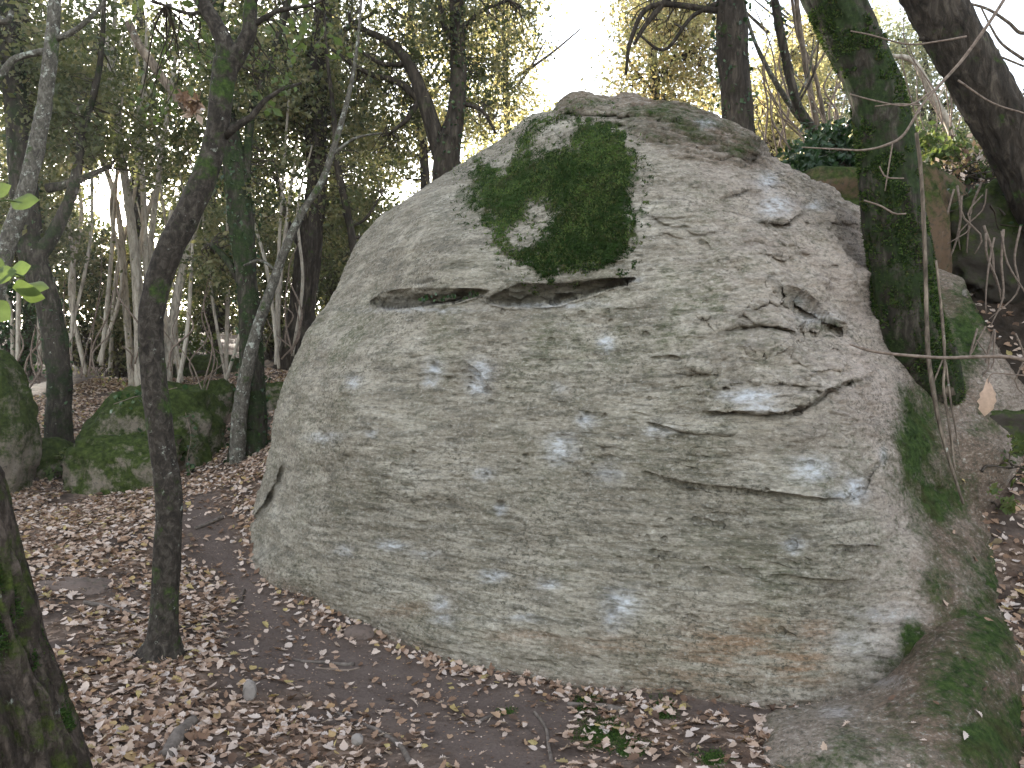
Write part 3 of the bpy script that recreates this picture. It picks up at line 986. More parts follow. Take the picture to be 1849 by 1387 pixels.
def boulder_attrs(V, px, py):
    n3 = fbm(np.column_stack([px, py, 0 * px]) / 30.0, 4, 51)
    n4 = fbm(np.column_stack([px, py, 0 * px]) / 9.0, 3, 58)
    chalk = np.zeros(len(px))
    for x, y, rx, ry, a in CHALK:
        m = (np.abs(px - x) < rx * 3) & (np.abs(py - y) < ry * 3)
        chalk[m] = np.maximum(chalk[m], a * ell(px[m] + 5 * n3[m], py[m] + 5 * n4[m], x, y, rx, ry))
    mo = np.clip(0.40 + 0.40 * (moss_field(px + 20 * n3, py + 20 * n4) + 1.3 * n4 + .6 * fbm(V * 30, 3, 66)), 0, 1.2)
    for x, y, rx, ry, a in [(832, 352, 16, 20, .55), (1158, 385, 10, 14, .7),
                            (1240, 235, 130, 40, .58), (1340, 262, 60, 34, .66), (1200, 200, 140, 24, .66), (1060, 190, 70, 18, .58),
                            (1500, 590, 60, 24, .5), (1440, 545, 50, 18, .4), (1400, 595, 60, 12, .45), (1530, 690, 60, 14, .5), (1470, 722, 40, 12, .4), (1440, 640, 160, 90, .22), (1380, 480, 160, 90, .2),
                            (1655, 800, 56, 140, .92), (1690, 890, 76, 90, .85), (1700, 640, 56, 150, .85), (1745, 590, 56, 110, .85), (1780, 760, 70, 60, .5), (1720, 980, 60, 80, .5),
                            (1650, 1160, 40, 44, .8), (1605, 1200, 50, 30, .55), (1695, 1060, 44, 90, .66), (1790, 1060, 80, 140, .72), (1740, 1130, 80, 70, .65),
                            (1255, 645, 50, 8, .42), (640, 605, 26, 16, .38), (900, 600, 160, 26, .28), (1200, 600, 120, 40, .34), (1300, 560, 80, 60, .30)]:
        m = (np.abs(px - x) < rx * 3) & (np.abs(py - y) < ry * 3)
        mo[m] = np.maximum(mo[m], a * ell(px[m], py[m], x, y, rx, ry))
    back = px < -4000
    mo[back] = 0.3
    pink = np.clip(sstep(1150, 1600, px + 0.5 * (600 - py)) * 0.8 * sstep(1000, 700, py) + sstep(1480, 1680, px) * 0.9, 0, 1)
    rust = np.zeros(len(px))
    for x, y, rx, ry, a in [(1330, 1170, 120, 50, .9), (1450, 1200, 60, 50, 1.0), (1100, 1165, 90, 20, .7), (1360, 1120, 60, 16, .7), (950, 1150, 70, 14, .6), (720, 1100, 60, 16, .5), (1480, 1140, 40, 24, .8), (1250, 1225, 140, 30, .5)]:
        rust = np.maximum(rust, a * ell(px, py, x, y, rx, ry))
    dark = np.zeros(len(px))
    for x, y, rx, ry, a in [(1050, 930, 380, 130, .50), (700, 925, 160, 40, .5), (1300, 990, 260, 80, .6), (1120, 970, 120, 60, .4), (900, 760, 90, 60, .35), (640, 1120, 120, 40, .5), (1500, 1280, 60, 40, .5), (1150, 1240, 260, 22, .4)]:
        dark = np.maximum(dark, a * ell(px, py, x, y, rx, ry))
    algae = np.clip(ell(px, py, 900, 610, 420, 60) * .6 + ell(px, py, 1240, 580, 160, 140) * .7 + ell(px, py, 1500, 960, 200, 160) * .6 + ell(px, py, 560, 640, 90, 90) * .5 + ell(px, py, 1300, 380, 200, 80) * .35, 0, 1)
    stain_shade = np.zeros(len(px))  # brown slit stone plus painted shade in slits, cracks and pits
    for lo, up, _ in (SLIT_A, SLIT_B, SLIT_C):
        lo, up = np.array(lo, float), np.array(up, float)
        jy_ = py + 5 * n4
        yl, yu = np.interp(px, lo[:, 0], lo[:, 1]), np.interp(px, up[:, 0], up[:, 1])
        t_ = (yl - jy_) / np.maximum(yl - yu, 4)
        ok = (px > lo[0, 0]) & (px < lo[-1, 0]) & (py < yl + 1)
        stain_shade = np.where(ok, np.maximum(stain_shade, .92 * sstep(-.05, .05, t_) * np.clip(1.08 - t_, 0, 1) ** .8), stain_shade)
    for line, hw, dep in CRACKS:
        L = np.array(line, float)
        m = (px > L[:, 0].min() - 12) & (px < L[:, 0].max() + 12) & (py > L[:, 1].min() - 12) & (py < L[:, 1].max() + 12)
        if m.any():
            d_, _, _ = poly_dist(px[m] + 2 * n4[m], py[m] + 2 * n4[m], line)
            stain_shade[m] = np.maximum(stain_shade[m], min(.55, .12 + dep * 6) * np.exp(-(d_ / (hw * .9)) ** 2))
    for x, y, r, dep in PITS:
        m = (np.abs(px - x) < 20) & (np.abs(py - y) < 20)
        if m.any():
            stain_shade[m] = np.maximum(stain_shade[m], min(.7, .3 + dep * 12) * np.exp(-((px[m] - x) ** 2 + (py[m] - y) ** 2) / (r * .8) ** 2))
    earth = np.clip(sstep(1590, 1680, px + 30 * n3 - 0.10 * np.abs(py - 800)) * (py > 420), 0, 1)
    earth = np.maximum(earth, .75 * np.clip(.5 + soft_poly(px + 10 * n3, py + 8 * n4, CAP, 20.0), 0, 1) * np.clip(.75 + .9 * n4, .2, 1))
    earth = np.maximum(earth, .8 * sstep(1640, 1720, px + 30 * n3) * sstep(1000, 1050, py))
    db, _, _ = poly_dist(px, py, [(440, 1012), (520, 1072), (640, 1134), (800, 1184), (1000, 1233), (1250, 1269), (1440, 1290), (1560, 1255)])
    earth = np.maximum(earth, np.clip(.8 + .8 * n4, 0, 1) * .7 * np.exp(-(db / 20) ** 2) * (px > 0))
    mo = mo * np.where(px > 1560, 1.04, 1.0)
    return {'stain_shade': stain_shade, 'earth': earth, 'chalk': chalk * 1.15, 'moss': mo, 'pink': pink, 'rust': rust, 'dark': dark * .6, 'algae': algae * .75}


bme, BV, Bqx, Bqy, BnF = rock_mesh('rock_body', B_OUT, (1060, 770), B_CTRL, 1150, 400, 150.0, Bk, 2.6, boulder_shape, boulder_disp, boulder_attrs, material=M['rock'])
b_base = at(1100, 1250, 4.6)
boulder = thing('boulder', 'huge grey sandstone boulder with moss patch, chalk marks and a long horizontal slit', 'boulder', b_base)
Bverts = BV.copy()
part('rock_face', bme, boulder)

F_OUT = [(1320, 1470), (1342, 1395), (1372, 1345), (1408, 1312), (1455, 1290), (1500, 1272), (1545, 1254), (1592, 1226), (1628, 1182), (1655, 1140), (1700, 1105), (1760, 1080), (1815, 1090), (1850, 1180), (1880, 1300), (1890, 1420), (1800, 1520), (1550, 1540)]
F_CTRL = [(1345, 1390, 3.2), (1408, 1312, 3.42), (1455, 1290, 3.52), (1545, 1254, 3.64), (1628, 1182, 3.86), (1700, 1108, 4.02), (1500, 1340, 3.2), (1600, 1300, 3.32), (1680, 1200, 3.62), (1600, 1400, 3.0), (1760, 1300, 3.3), (1760, 1400, 3.0),
          (1500, 1440, 2.98), (1850, 1300, 3.52), (1800, 1180, 3.75), (1850, 1420, 3.2), (1770, 1090, 4.15), (1700, 1500, 2.85)]


def foot_attrs(V, px, py):
    n3 = fbm(np.column_stack([px, py, 0 * px]) / 40.0, 4, 61)
    z = np.zeros(len(px))
    mo = z.copy()
    for x, y, rx, ry, a in [(1730, 1230, 120, 140, .66), (1800, 1330, 90, 120, .85), (1560, 1340, 150, 54, .52), (1480, 1375, 90, 50, .5), (1710, 1370, 120, 70, .55), (1650, 1290, 80, 50, .48), (1790, 1150, 80, 90, .8), (1860, 1300, 60, 140, .8)]:
        mo = np.maximum(mo, a * ell(px + 30 * n3, py + 20 * n3, x, y, rx, ry))
    ch = 0.35 * ell(px, py, 1510, 1285, 30, 12) + 0.3 * ell(px, py, 1600, 1230, 30, 12)
    mo = mo * 1.06
    return {'stain_shade': z, 'earth': np.clip(.35 + .6 * sstep(1480, 1720, px + 40 * n3), 0, 1) + z, 'chalk': ch, 'moss': mo, 'pink': 0.6 + z, 'rust': z, 'dark': .35 + z, 'algae': .5 + z}


fme, FV, Fqx, Fqy, FnF = rock_mesh('rock_foot', F_OUT, (1640, 1340), F_CTRL, 520, 150, 60.0, lambda a, b: np.where(b < 1420, .16, 0.0) + 0 * a, 0.7, None,
                                   lambda V, x, y: 0.03 * fbm(V * 1.7, 3, 12) + 0.010 * fbm(V * np.array([5, 5, 16.]), 3, 13) + 0.004 * fbm(V * 36, 2, 14), foot_attrs, material=M['rock'])
Fverts = FV.copy()
part('rock_foot', fme, boulder, 'low rounded mossy foot of the boulder')


# moss shoots standing on the moss patch and on the mossy ramp
def shoots(V, n_idx, cnt, size, rng, out):
    pick = rng.choice(n_idx, cnt)
    p = V[pick] + rng.normal(0, .006, (cnt, 3))
    d = rng.normal(0, 1, (cnt, 3)) * .7 + np.asarray(out)
    d /= np.linalg.norm(d, axis=1)[:, None]
    s = np.cross(d, rng.normal(0, 1, (cnt, 3)))
    s /= np.linalg.norm(s, axis=1)[:, None]
    L = size * rng.uniform(.5, 1.4, cnt)[:, None]
    a = p - d * L * .3
    v = np.stack([a - s * L * .22, a + s * L * .22, a + d * L], 1).reshape(-1, 3)
    f = np.arange(cnt * 3).reshape(-1, 3)
    tint = np.repeat(np.clip(rng.beta(2, 2.4, cnt), 0, .995), 3)
    return v, f, tint


mf = moss_field(Bqx, Bqy) + 1.1 * fbm(Bverts * 7, 4, 71) + .6 * fbm(Bverts * 28, 3, 72)
mf = np.where((moss_field(Bqx, Bqy) > -2.2) & (fbm(Bverts * 34, 3, 79) > .30), 1.0, mf)
sel = np.where((mf > 0.0) & (np.arange(len(mf)) < BnF))[0]
v, f, t = shoots(Bverts, sel, 48000, 0.020, rs, (-.1, -.5, .45))
t = np.clip(.55 * t + .28 + .42 * np.repeat(fbm(v[::3] * 3.2, 3, 73) + .7 * fbm(v[::3] * 11, 2, 74), 3), 0, .99)
part('moss_patch', mesh_np('moss_patch', v, f, M['moss'], False, {'tint': t}), boulder, 'dark green moss patch with two bare holes', 'stuff')

# ------------------------------------------------------------------ smaller rocks
def lump(name, c, size, material, seed, nsub=5, rough=0.25, flat=0.35, rot=0.0):
    import bmesh
    bm = bmesh.new()
    bmesh.ops.create_icosphere(bm, subdivisions=nsub, radius=1.0)
    V = np.array([v.co[:] for v in bm.verts])
    Fc = np.array([[v.index for v in f.verts] for f in bm.faces])
    bm.free()
    n = V.copy()
    V = np.sign(V) * np.abs(V) ** (1 - flat * .5)
    d = rough * fbm(n * 1.3 + seed, 3, seed) + rough * .45 * (1 - 2 * np.abs(fbm(n * 3.2 + seed, 3, seed + 3))) + rough * .10 * fbm(n * np.array([10, 10, 22.]) + seed, 3, seed + 6)
    V = V + n * d[:, None]
    V = V * np.asarray(size, float)
    cr, sr = math.cos(rot), math.sin(rot)
    V = np.column_stack([V[:, 0] * cr - V[:, 1] * sr, V[:, 0] * sr + V[:, 1] * cr, V[:, 2]]) + np.asarray(c, float)
    return mesh_np(name, V, Fc, material)


def px_rock(name, label, x0, y0, x1, y1, Y, mat_, seed, dep=1.0, cat='rock', group=None, nsub=5, rough=.22, flat=.35):
    c = at((x0 + x1) / 2, (y0 + y1) / 2, Y)
    hw = (x1 - x0) / 2 * Y / F
    hh = (y1 - y0) / 2 * Y / F
    return solo(name, lump(name, c, (hw, max(hw * dep, .02), hh), M[mat_], seed, nsub, rough, flat), label, cat, group)


px_rock('rock', 'rounded mossy rock with bare tan top and trailing ivy beyond the slim tree', 176, 705, 402, 930, 9.3, 'mossy_rock', 3, .8, flat=.3, rough=.30)
px_rock('rock', 'low mossy ledge of stone under the rounded mossy rock', 140, 785, 330, 930, 8.6, 'mossy_rock', 15, .7, flat=.7, rough=.3)
px_rock('rock', 'small smooth green rock behind the rounded mossy rock', 345, 692, 424, 790, 11.0, 'mossy_rock', 21, 1)
px_rock('rock', 'mossy rock cut by the left edge of the photo', -130, 660, 52, 930, 8.2, 'mossy_rock', 27, .7, flat=.4, rough=.3)
px_rock('rock', 'mossy stone around the foot of the forked dark trunk', 10, 800, 150, 930, 8.9, 'mossy_rock', 29, .7)
px_rock('rock', 'far flat rock in shade at the end of the clearing', 320, 645, 440, 720, 14.0, 'rock_dark', 33, 1)
px_rock('rock', 'grey flat stone half buried in leaves by the slim tree', 45, 1045, 205, 1120, 5.3, 'earthstone', 37, .55, 'stone', flat=.6, rough=.15)
px_rock('rock', 'brown mossy ledge under the ivy mound behind the boulder', 1330, 322, 1720, 520, 7.6, 'ledge', 41, .5, flat=.7)
px_rock('rock', 'dark rock standing in for the shaded cavity beneath the roots at the right edge', 1715, 345, 1990, 560, 6.75, 'rock_dark', 47, .45, flat=.6, rough=.3)  # near-black stone colour stands in for shade under the ledge
px_rock('rock', 'mossy rock slab right of the thick green trunk', 1640, 320, 1705, 560, 6.6, 'ledge', 53, .9, flat=.5, rough=.3)
px_rock('rock', 'little mossy rock on the slope below the hanging dead leaf', 1740, 742, 1870, 815, 5.35, 'rock_dark', 59, .6, flat=.7, rough=.3)
px_rock('rock', 'low mossy hump beside the ivy grown trunk', 470, 690, 540, 770, 10.5, 'mossy_rock', 63, .8)
px_rock('stone', 'brown stone lying against the foot of the boulder', 622, 1132, 680, 1166, 4.9, 'earthstone', 67, .8, 'stone', nsub=4)
px_rock('stone', 'blue grey pebble among leaves at the bottom edge', 634, 1326, 656, 1344, 3.35, 'stone', 71, .8, 'stone', nsub=3)
px_rock('stone', 'pale pebble in leaves near the mossy bark trunk', 146, 1216, 168, 1234, 4.0, 'stone', 73, .8, 'stone', nsub=3)
px_rock('stone', 'grey pointed stone standing in leaves right of the slim tree', 440, 1228, 462, 1265, 3.9, 'stone', 75, .6, 'stone', nsub=4)

# ------------------------------------------------------------------ foliage helpers
DENS = 1.55


def open_to_sun(p, rng):
    """the gap in the crowns through which the low sun stands"""
    d = p - np.array([0, 0, CAMZ])
    d /= np.linalg.norm(d, axis=1)[:, None]
    a = np.degrees(np.arccos(np.clip(d @ np.array(sd), -1, 1)))
    return rng.uniform(0, 1, len(p)) > .97 * np.exp(-(a / 2.3) ** 4)


def leaf_arrays(p, rng, size, droop=0.3, width=.30):
    n = len(p)
    a = rng.normal(0, 1, (n, 3))
    a[:, 2] -= droop
    a /= np.linalg.norm(a, axis=1)[:, None]
    b = np.cross(a, rng.normal(0, 1, (n, 3)))
    b /= np.linalg.norm(b, axis=1)[:, None]
    nn = np.cross(a, b)
    L = (size * rng.uniform(.6, 1.35, n))[:, None]
    v = np.stack([p, p + a * L * .45 + b * L * width + nn * L * .07, p + a * L, p + a * L * .45 - b * L * width + nn * L * .07], 1).reshape(-1, 3)
    i = np.arange(n)[:, None] * 4
    f = np.vstack([i + [0, 1, 2], i + [0, 2, 3]])
    return v, f


def clump_points(ells, n, rng, clump, per=26, shell=.55):
    """leaf positions gathered in clumps inside ellipsoids [(centre, radii)]"""
    vol = np.array([np.prod(e[1]) ** .67 for e in ells])
    k = max(3, n // per)
    e = rng.choice(len(ells), k, p=vol / vol.sum())
    C = np.array([x[0] for x in ells])[e]
    Rr = np.array([x[1] for x in ells])[e]
    d = rng.normal(0, 1, (k, 3))
    d /= np.linalg.norm(d, axis=1)[:, None]
    r = rng.uniform(0, 1, k) ** (1 / 3 if shell < .5 else .42)
    cc = C + d * Rr * r[:, None]
    own = rng.randint(0, k, n)
    sc = clump * rng.uniform(.5, 1.4, k)
    axs = rng.normal(0, 1, (k, 3)) * np.array([1, 1, .55]) - np.array([0, 0, .25])
    axs /= np.linalg.norm(axs, axis=1)[:, None]
    p = cc[own] + axs[own] * (rng.uniform(-1.7, 1.7, n) * sc[own])[:, None] + rng.normal(0, 1, (n, 3)) * (.42 * sc[own])[:, None]
    return p, cc, own


def foliage(name, parent, ells, n, size, mat_, seed, clump=.2, per=26, label=None, droop=.3, width=.30):
    rng = np.random.RandomState(seed)
    if n > 800:
        n, size, per = int(n * (1.5 if mat_ in ('leaf_gold', 'leaf_pale') else DENS)), size * 1.12, int(per * 1.5)
    p, cc, own = clump_points(ells, n, rng, clump, per)
    if name == 'crown' or name == 'foliage':
        k_ = open_to_sun(p, rng)
        p, own = p[k_], own[k_]
        n = len(p)
    v, f = leaf_arrays(p, rng, size * rng.uniform(.65, 1.5, len(cc))[own], droop, width)
    base = rng.uniform(0, 1, len(cc))
    tint = np.clip(.6 * base[own] + .4 * rng.uniform(0, 1, n), 0, .995)
    o = part(name, mesh_np(name, v, f, M[mat_], False, {'tint': np.repeat(tint, 4)}), parent, label)
    return o, cc


def twig_set(name, parent, starts, ends, mat_, seed, r0=.008, sag=.15):
    rng = np.random.RandomState(seed)
    lst = []
    for a, b in zip(starts, ends):
        mid = (a + b) / 2 + rng.normal(0, 1, 3) * np.linalg.norm(b - a) * .12
        q1 = (a * .7 + b * .3) + rng.normal(0, 1, 3) * np.linalg.norm(b - a) * .06
        P = catmull(np.array([a, q1, mid, b]), 8)
        V, f, _ = tube_arrays(P, np.linspace(r0, r0 * .3, 8), 4, cap=False)
        lst.append((V, f))
    V, f = join_arrays(lst)
    return part(name, mesh_np(name, V, f, M[mat_]), parent, None, 'stuff')


def pe(px, py, Y, rx, ry, rd=None):
    """pixel ellipsoid -> (centre, radii in metres)"""
    s = Y / F
    return (at(px, py, Y), np.array([rx * s, rd if rd else (rx + ry) / 2 * s, ry * s]))


def tree(name, label, cat, Y, trunk, branches=(), bark='bark_dark', crown=None, group=None, ivy=0, seg=18, bump=.14, ridge=.05, seed=1, bbark=None, leaf_n=None, step=.05, twigs=True):
    P, R = px_path(trunk, Y, step)
    root = thing(name, label, cat, P[0], group)
    part('trunk', tube_mesh('trunk', P, R, M[bark], seg, bump=bump, bscale=5 / max(R[0] * 8, .3), seed=seed, ridge=ridge), root)
    allP = [P[len(P) // 3:]]
    for i, br in enumerate(branches):
        bp, brd = px_path(br, Y, .07)
        allP.append(bp)
        part('branch', tube_mesh('branch', bp, brd, M[bbark or bark], 10 if brd[0] > .03 else 7, bump=.12, bscale=9, seed=seed + i + 1), root)
    AP = np.vstack(allP)
    if crown:
        o, cc = foliage('crown', root, crown['e'], crown['n'], crown.get('s', .05), crown.get('m', 'leaf_dark'), seed + 100, crown.get('c', .2), crown.get('per', 26), width=crown.get('w', .3))
        if twigs:
            cc = cc[: min(len(cc), 260)]
            di = ((cc[:, None] - AP[None]) ** 2).sum(-1).argmin(1)
            twig_set('twigs', root, AP[di], cc, 'twig_dark', seed + 200, .0045 + .006 * (Y / 10))
    if ivy:
        rng = np.random.RandomState(seed + 300)
        i = rng.randint(0, len(P), ivy)
        d = rng.normal(0, 1, (ivy, 3))
        d /= np.linalg.norm(d, axis=1)[:, None]
        pts = P[i] + d * R[i][:, None] * rng.uniform(.95, 1.35, ivy)[:, None] + rng.normal(0, .02, (ivy, 3))
        v, f = leaf_arrays(pts, rng, .05, .6, .42)
        part('ivy', mesh_np('ivy', v, f, M['leaf_ivy'], False, {'tint': np.repeat(rng.uniform(0, .99, ivy), 4)}), root, None, 'stuff')
    return root


# ------------------------------------------------------------------ trees near and middle
tree('oak_tree', 'slim dark curved oak trunk forking above, standing alone in the fallen leaves', 'tree', 4.3,
     [(286, 1230, 150), (290, 1190, 104), (293, 1168, 70), (295, 1145, 54), (297, 1100, 47), (302, 1000, 46), (305, 900, 44), (292, 800, 42), (280, 700, 42), (272, 610, 42), (278, 540, 42), (300, 465, 44), (335, 395, 46), (370, 315, 44), (392, 235, 40), (400, 165, 41), (408, 112, 44)],
     [[(404, 130, 38), (408, 90, 34), (390, 45, 28), (362, 0, 26), (330, -60, 22), (300, -160, 16), (280, -300, 10)], [(404, 140, 34), (428, 100, 31), (450, 60, 27), (452, 20, 24), (462, -40, 22), (490, -160, 16), (500, -300, 10)],
      [(405, 245, 18), (430, 226, 14), (455, 210, 12), (490, 170, 8), (545, 150, 5)], [(452, 50, 11), (500, 20, 9), (560, 10, 6), (600, -10, 4)], [(372, 20, 9), (340, 25, 7), (300, 10, 5)]],
     'bark_slim', dict(e=[pe(330, 60, 4.6, 110, 70, .5), pe(460, 100, 4.7, 70, 90, .4), pe(560, 60, 4.8, 80, 50, .4), pe(300, 180, 4.9, 60, 60, .3)], n=400, s=.046, m='leaf_green', c=.09, per=9), seed=11, seg=36, bump=.12, ridge=.05, step=.02)

T_ROUGH = tree('oak_tree', 'thick rough barked trunk with patches of moss leaning in the bottom left corner', 'tree', 2.3,
     [(85, 1680, 280), (60, 1560, 224), (32, 1387, 196), (-14, 1240, 186), (-56, 1100, 180), (-106, 900, 176), (-160, 600, 170), (-190, 200, 180), (-230, -300, 160), (-260, -800, 140)], [], 'bark_rough', seed=23, seg=150, bump=.10, ridge=.13, step=.012)

tree('oak_tree', 'dark mossy forked trunk rising from stones at the left edge', 'tree', 9.3,
     [(106, 840, 62), (105, 800, 48), (106, 740, 42), (108, 690, 40), (100, 620, 40), (85, 545, 42), (62, 470, 44), (48, 390, 43), (40, 300, 42), (30, 200, 38), (20, 80, 36), (8, -60, 30), (0, -250, 22)],
     [[(120, 640, 9), (118, 600, 9), (95, 560, 8), (98, 500, 7)], [(62, 470, 30), (98, 420, 24), (132, 340, 19), (150, 240, 14), (180, 120, 10), (190, -40, 6)], [(85, 340, 18), (130, 330, 14), (200, 300, 8)]],
     'bark_ivy', dict(e=[pe(40, 120, 9.6, 170, 130, 1.2), pe(160, 260, 9.9, 130, 110, 1.0), pe(30, 420, 9.8, 110, 90, .8)], n=11000, s=.055, c=.2), seed=31, ivy=500)

tree('birch_tree', 'pale lichen covered trunk crossing the upper left corner', 'tree', 7.2,
     [(-60, 960, 44), (-50, 800, 38), (-30, 640, 34), (2, 480, 30), (28, 400, 29), (48, 340, 28), (65, 270, 27), (78, 200, 25), (88, 130, 24), (95, 60, 22), (100, -20, 20), (112, -160, 16), (120, -320, 12)],
     [[(84, 92, 12), (45, 100, 11), (22, 110, 12), (0, 140, 12), (-30, 180, 12)], [(100, 72, 11), (135, 55, 10), (175, 20, 7), (200, -20, 5)], [(-20, 20, 14), (10, 40, 12), (22, 20, 8)]],
     'bark_lichen', seed=41, seg=14, bump=.10)

tree('oak_tree', 'ivy grown trunk with thick mossy foot between rocks and boulder', 'tree', 8.8,
     [(452, 880, 96), (450, 835, 76), (450, 790, 64), (453, 730, 52), (455, 650, 42), (450, 560, 38), (442, 470, 40), (434, 380, 44), (427, 310, 42), (415, 240, 32), (400, 120, 24), (390, -40, 18), (380, -200, 12)],
     [[(445, 330, 16), (448, 260, 15), (455, 205, 15), (475, 145, 14), (497, 85, 13), (519, 7, 12), (540, -80, 8)], [(440, 520, 14), (410, 470, 12), (380, 440, 8)]],
     'bark_mossy', dict(e=[pe(420, 130, 9.0, 130, 120, 1.0), pe(480, 330, 9.3, 80, 90, .7), pe(400, 470, 9.4, 60, 80, .5), pe(430, -120, 9, 180, 120, 1.2)], n=8000, s=.055, c=.18), seed=51, ivy=1500)

tree('ash_sapling', 'leaning grey lichen stem in front of the ivy grown trunk', 'tree', 8.5,
     [(428, 850, 27), (430, 790, 28), (436, 720, 26), (450, 650, 23), (466, 590, 20), (490, 520, 17), (515, 450, 15), (545, 385, 13), (580, 330, 12), (605, 260, 11), (625, 190, 9), (640, 120, 7), (650, 30, 5), (655, -60, 8), (660, -180, 5)],
     [[(500, 490, 7), (470, 470, 5), (440, 480, 4)], [(600, 280, 7), (640, 250, 5), (690, 240, 3)]], 'bark_lichen', seed=61, seg=12, bump=.08)

tree('oak_tree', 'straight dark trunk just left of the boulder shoulder', 'tree', 11.5,
     [(535, 670, 80), (541, 610, 60), (545, 560, 50), (552, 500, 46), (562, 420, 42), (572, 330, 40), (570, 240, 38), (572, 160, 36), (578, 80, 34), (585, 0, 32), (590, -120, 26), (600, -300, 16)],
     [[(575, 120, 14), (545, 80, 12), (520, 30, 8), (500, -40, 5)], [(560, 190, 16), (520, 120, 12), (505, 60, 8)], [(552, 460, 14), (520, 400, 10), (500, 330, 6)], [(580, 90, 12), (630, 50, 9), (680, 20, 5)]],
     'bark_dark', dict(e=[pe(560, 110, 11.8, 150, 130, 1.4), pe(640, 260, 12, 80, 80, .8), pe(610, 400, 12, 60, 70, .6), pe(500, 220, 11.5, 90, 90, 1)], n=12000, s=.06, c=.22), seed=71, seg=16)

tree('oak_tree', 'forked dark ivy clad tree standing behind the left slope of the boulder', 'tree', 10.0,
     [(795, 560, 60), (800, 430, 52), (806, 300, 47), (815, 240, 38), (826, 180, 32), (827, 100, 28), (824, 0, 26), (822, -120, 22), (815, -300, 14)],
     [[(806, 310, 38), (785, 240, 32), (765, 180, 28), (745, 130, 22), (715, 85, 16), (670, 60, 12), (630, 45, 8)], [(772, 195, 15), (720, 150, 12), (660, 130, 9), (600, 90, 6)], [(830, 185, 10), (870, 200, 7), (895, 240, 5)],
      [(822, 80, 12), (800, 40, 10), (790, -20, 7)], [(760, 175, 12), (735, 215, 9), (705, 240, 5)], [(826, 60, 9), (870, 20, 7), (920, 0, 5)], [(740, 115, 10), (690, 115, 8), (640, 85, 5)]],
     'bark_dark', dict(e=[pe(720, 100, 10.3, 120, 100, 1.0), pe(820, 60, 10.2, 110, 90, 1), pe(700, 230, 10.8, 90, 70, .8), pe(910, 70, 10.6, 80, 70, .8), pe(790, -120, 10, 220, 130, 1.5), pe(880, 180, 11, 60, 60, .6)], n=9500, s=.052, c=.2), seed=81, ivy=1100)

tree('oak_sapling', 'thin dark leaning stem between straight trunk and boulder shoulder', 'tree', 9.6,
     [(655, 560, 16), (642, 470, 15), (634, 420, 15), (620, 350, 14), (608, 290, 12), (602, 200, 9), (590, 100, 6), (585, 20, 4)],
     [[(632, 410, 6), (660, 395, 5), (690, 350, 3)], [(636, 430, 6), (665, 425, 5), (700, 400, 3)]], 'bark_dark', dict(e=[pe(640, 330, 9.8, 60, 100, .5)], n=900, s=.05, m='leaf_dark', c=.14), seed=91, seg=8)

tree('oak_tree', 'upright dark ivy wrapped trunk behind the top of the boulder', 'tree', 8.0,
     [(1345, 420, 84), (1338, 330, 68), (1333, 240, 58), (1326, 150, 55), (1322, 80, 53), (1320, 0, 51), (1315, -150, 46), (1310, -400, 36)],
     [[(1312, 95, 9), (1345, 60, 7), (1310, 10, 6), (1290, -30, 5)], [(1310, 0, 10), (1250, 30, 8), (1200, 90, 6), (1150, 60, 4)], [(1300, 20, 12), (1180, 10, 10), (1140, 70, 8), (1130, 135, 5)], [(1318, -40, 14), (1230, -20, 11), (1170, 40, 9), (1145, 80, 6)]],
     'bark_dark', dict(e=[pe(1210, 30, 8.6, 100, 60, .7), pe(1150, 20, 9, 60, 60, .6), pe(1310, -200, 8, 300, 150, 1.6)], n=2600, s=.045, m='leaf_gold', c=.16), seed=101, ivy=900, bump=.12)

T_GREEN = tree('oak_tree', 'thick green mossy trunk growing beside the boulder and curving to the left', 'tree', 5.15,
     [(1712, 800, 70, 5.62), (1696, 740, 84, 5.45), (1678, 690, 100, 5.3), (1654, 640, 118, 5.2), (1638, 590, 116), (1632, 540, 108), (1625, 470, 104), (1614, 400, 100), (1605, 330, 96), (1597, 260, 92), (1586, 190, 90), (1563, 120, 90), (1535, 60, 92), (1505, 0, 94), (1440, -130, 90), (1380, -320, 80), (1340, -600, 66)],
     [[(1706, 715, 34), (1694, 650, 32), (1684, 590, 28), (1676, 520, 24), (1664, 450, 16), (1655, 400, 8)]],
     'bark_mossy', seed=111, seg=64, bump=.10, ridge=.05, step=.018, bbark='bark_bare')

tree('oak_tree', 'bare dark trunk leaning in from the top right corner', 'tree', 6.3,
     [(1990, 760, 120), (1960, 600, 100), (1915, 440, 92), (1855, 312, 88), (1808, 222, 88), (1766, 140, 88), (1725, 70, 88), (1684, 0, 86), (1600, -160, 80), (1540, -420, 66)],
     [[(1775, 165, 10), (1740, 60, 8), (1690, 75, 5)], [(1700, 20, 14), (1690, 60, 10), (1660, 72, 6)]],
     'bark_dark', seed=121, seg=56, bump=.12, ridge=.07, step=.02)

